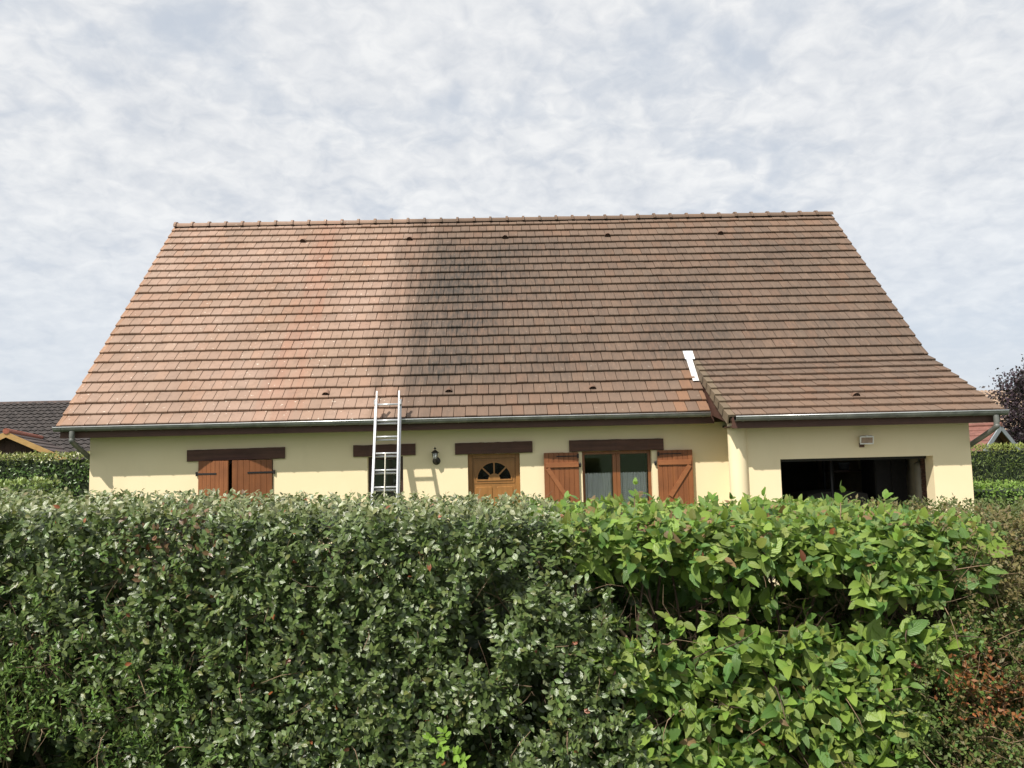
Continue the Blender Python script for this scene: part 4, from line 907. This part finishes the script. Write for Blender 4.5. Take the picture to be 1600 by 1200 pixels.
def crown_tree(name, label, loc, h_tr, cr_c, rad, nl, leafs, mat, base, seed, nlimb=9):
    th = thing(name, loc, label, 'tree'); r_ = np.random.default_rng(seed); L = Vector(loc)
    tr = MB().tube([L, L+Vector((.05, 0, h_tr*.5)), L+Vector((-.05, .05, h_tr)), Vector(cr_c)], [.20, .16, .13, .05], 9); part('trunk', tr, 'bark', th, True)
    cc = np.array(cr_c); rad = np.array(rad); tips = unit(r_.normal(size=(nlimb*5, 3)))*r_.uniform(.55, .95, (nlimb*5, 1))*rad+cc
    lb = MB()
    for q in tips[:nlimb*2]: lb.tube(bez([L+Vector((0, 0, h_tr*.9)), Vector((L+Vector(q))/2)+Vector((0, 0, h_tr*.35)), Vector(q)], 4), [.07*(1-.9*k/8) for k in range(9)], 5, False)
    part('limbs', lb, 'bark', th, True)
    ci = r_.integers(0, len(tips), nl); P = tips[ci]+r_.normal(size=(nl, 3))*rad*.13
    tone = r_.uniform(.7, 1.35, len(tips))[ci][:, None]
    o = build_shrub(th, mat, leafs, P, r_.normal(size=(nl, 3)), r_.normal(size=(nl, 3))*.6+np.array([-.2, -.4, .6]), r_.uniform(.7, 1.3, nl), vary(base, nl, .2)*tone, 0, 'crown'); return th
lf = [leaf_shape(.13, .085, .2, .2, 3), leaf_shape(.10, .07, .3, .1, 3)]
crown_tree('plum_tree', 'dark purple-leaved tree behind the garage at right edge', (30.6, 29.5, 0), 1.6, (30.6, 29.5, 3.9), (2.7, 2.6, 2.9), 17000, [leaf_shape(.19, .125, .2, .2, 2), leaf_shape(.15, .11, .3, .1, 2)], 'tree_leaf', (.040, .024, .032), 41, 22)
crown_tree('distant_tree', 'green tree tip above the neighbour roof at far left', (-39.5, 46, 0), 2.5, (-39.5, 46, 5.0), (2.2, 2.2, 2.9), 5000, lf, 'tree_leaf', (.05, .09, .03), 43, 9)

# ------------------------------------------------------------------ neighbouring buildings
def pantile(th, name, p0, ex, es, nx, ns, amp, mat, tile_w, course):
    """wavy tiled slope: p0 eave corner, ex along eave, es up the slope (full vectors)"""
    p0, ex, es = Vector(p0), Vector(ex), Vector(es); nrm = ex.cross(es).normalized(); mb = MB(); LX, LS = ex.length, es.length
    nx = int(LX/tile_w)*4; nc = int(LS/course); V, F = [], []
    for r_ in range(nc):
        for e in (0, 1):
            s = (r_+e*1.06)/nc
            for i in range(nx+1):
                h = amp*math.sin(2*math.pi*i/4)+(.045 if e == 0 else .0)
                V.append(p0+ex*(i/nx)+es*min(s, 1)+nrm*h)
        o = r_*2*(nx+1)
        F += [(o+i, o+i+1, o+nx+1+i+1, o+nx+1+i) for i in range(nx)]
    mb.V = [tuple(v) for v in V]; mb.F = F; return part(name, mb, mat, th)
nb = thing('neighbour_house', (-27, 24, 0), 'neighbour house with dark tiled roof, far left background', 'house')
part('wall', MB().box(-38, -14, 20.7, 29.0, 0, 2.6), 'stone_wall', nb)
part('roof', MB().prism([(-38.5, 19.9, 2.25), (-38.5, 25.0, 5.05), (-38.5, 30.1, 2.25)], (25, 0, 0)), 'dark_roof', nb)
pantile(nb, 'roof_tile_slope', (-38.5, 19.8, 2.33), (25, 0, 0), (0, 5.2, 2.86), 0, 0, .035, 'dark_roof', .30, .34)
part('ridge_cap', MB().tube([(-38.5, 25.0, 5.13), (-13.5, 25.0, 5.13)], .11, 8), 'brown_roof', nb)
def gable_shed(name, loc, rz, wd, dp, ze, zr, over, wallm, roofm, bargem, capm, label, bw=.20):
    th = thing(name, loc, label, 'building'); Mx = Matrix.Translation(loc) @ Matrix.Rotation(rz, 4, 'Z')
    def pz(n_, mb, mat, **k): mb.V = [Mx @ Vector(v) for v in mb.V]; return part(n_, mb, mat, th, **k)
    hw = wd/2; s = (zr-ze)/(hw)
    pz('wall', MB().prism([(-hw, 0, 0), (hw, 0, 0), (hw, 0, ze), (0, 0, zr-.12), (-hw, 0, ze)], (0, dp, 0)), wallm)
    nbd = int(wd/.16)
    for i in range(nbd):
        xa, xb = -hw+i*wd/nbd+.004, -hw+(i+1)*wd/nbd-.004; f = lambda x: ze+(zr-.12-ze)*(1-abs(x)/hw)
        pts = [(xa, -.003, 1.2), (xb, -.003, 1.2), (xb, -.003, f(xb)), (xa, -.003, f(xa))]
        pz('board', MB().prism(pts, (0, -.018, 0)), wallm)
    for sg in (-1, 1):
        xo = sg*(hw+over); zo = ze-s*over
        b_ = MB().prism([(0, -.35, zr), (xo, -.35, zo), (xo, -.35, zo-.10), (0, -.35, zr-.10)], (0, dp+.7, 0)); pz('roof_slope', b_, roofm)
        for k in range(int((hw+over)/.32)):               # tile courses
            a = (k+.0)/int((hw+over)/.32); xa = xo*(1-a); za = zo+(zr-zo)*a; q = 1/int((hw+over)/.32); xb = xo*(1-a-q); zb = zo+(zr-zo)*(a+q)
            pz('roof_course', MB().prism([(xa, -.33, za+.05), (xb, -.33, zb+.012), (xb, -.33, zb+.002), (xa, -.33, za+.005)], (0, dp+.66, 0)), roofm)
        pz('bargeboard', MB().prism([(0, -.40, zr+.03), (xo, -.40, zo+.03), (xo, -.40, zo-bw+.02), (0, -.40, zr-bw)], (0, .045, 0)), bargem)
    pz('ridge_cap', MB().tube([(0, -.42, zr+.04), (0, dp+.4, zr+.04)], .10, 8), capm)
    return th
gable_shed('timber_shed', (-16.75, 13.6, 0), R(23), 6.0, 13.0, 1.75, 3.30, .35, 'shed_board', 'brown_roof', 'yellow_board', 'red_cap', 'brown timber gable with yellow bargeboards, left background', .17)
gable_shed('garden_shed', (21.3, 20.0, 0), R(33), 4.6, 6.0, 1.35, 2.86, .4, 'shed_board', 'red_roof', 'grey_board', 'red_roof', 'small gabled shed with grey bargeboards and red roof, right background', .22)
fh = thing('far_house', (45, 48, 0), 'distant house with tan tiled roof behind the purple tree', 'house')
part('wall', MB().box(38, 62, 47, 55, 0, 3.0), 'stone_wall', fh); part('roof', MB().prism([(37.5, 46, 2.8), (37.5, 51, 6.2), (37.5, 56, 2.8)], (25, 0, 0)), 'tan_roof', fh)
pantile(fh, 'roof_tile_slope', (37.5, 45.9, 2.9), (25, 0, 0), (0, 5.1, 3.45), 0, 0, .035, 'tan_roof', .32, .36)
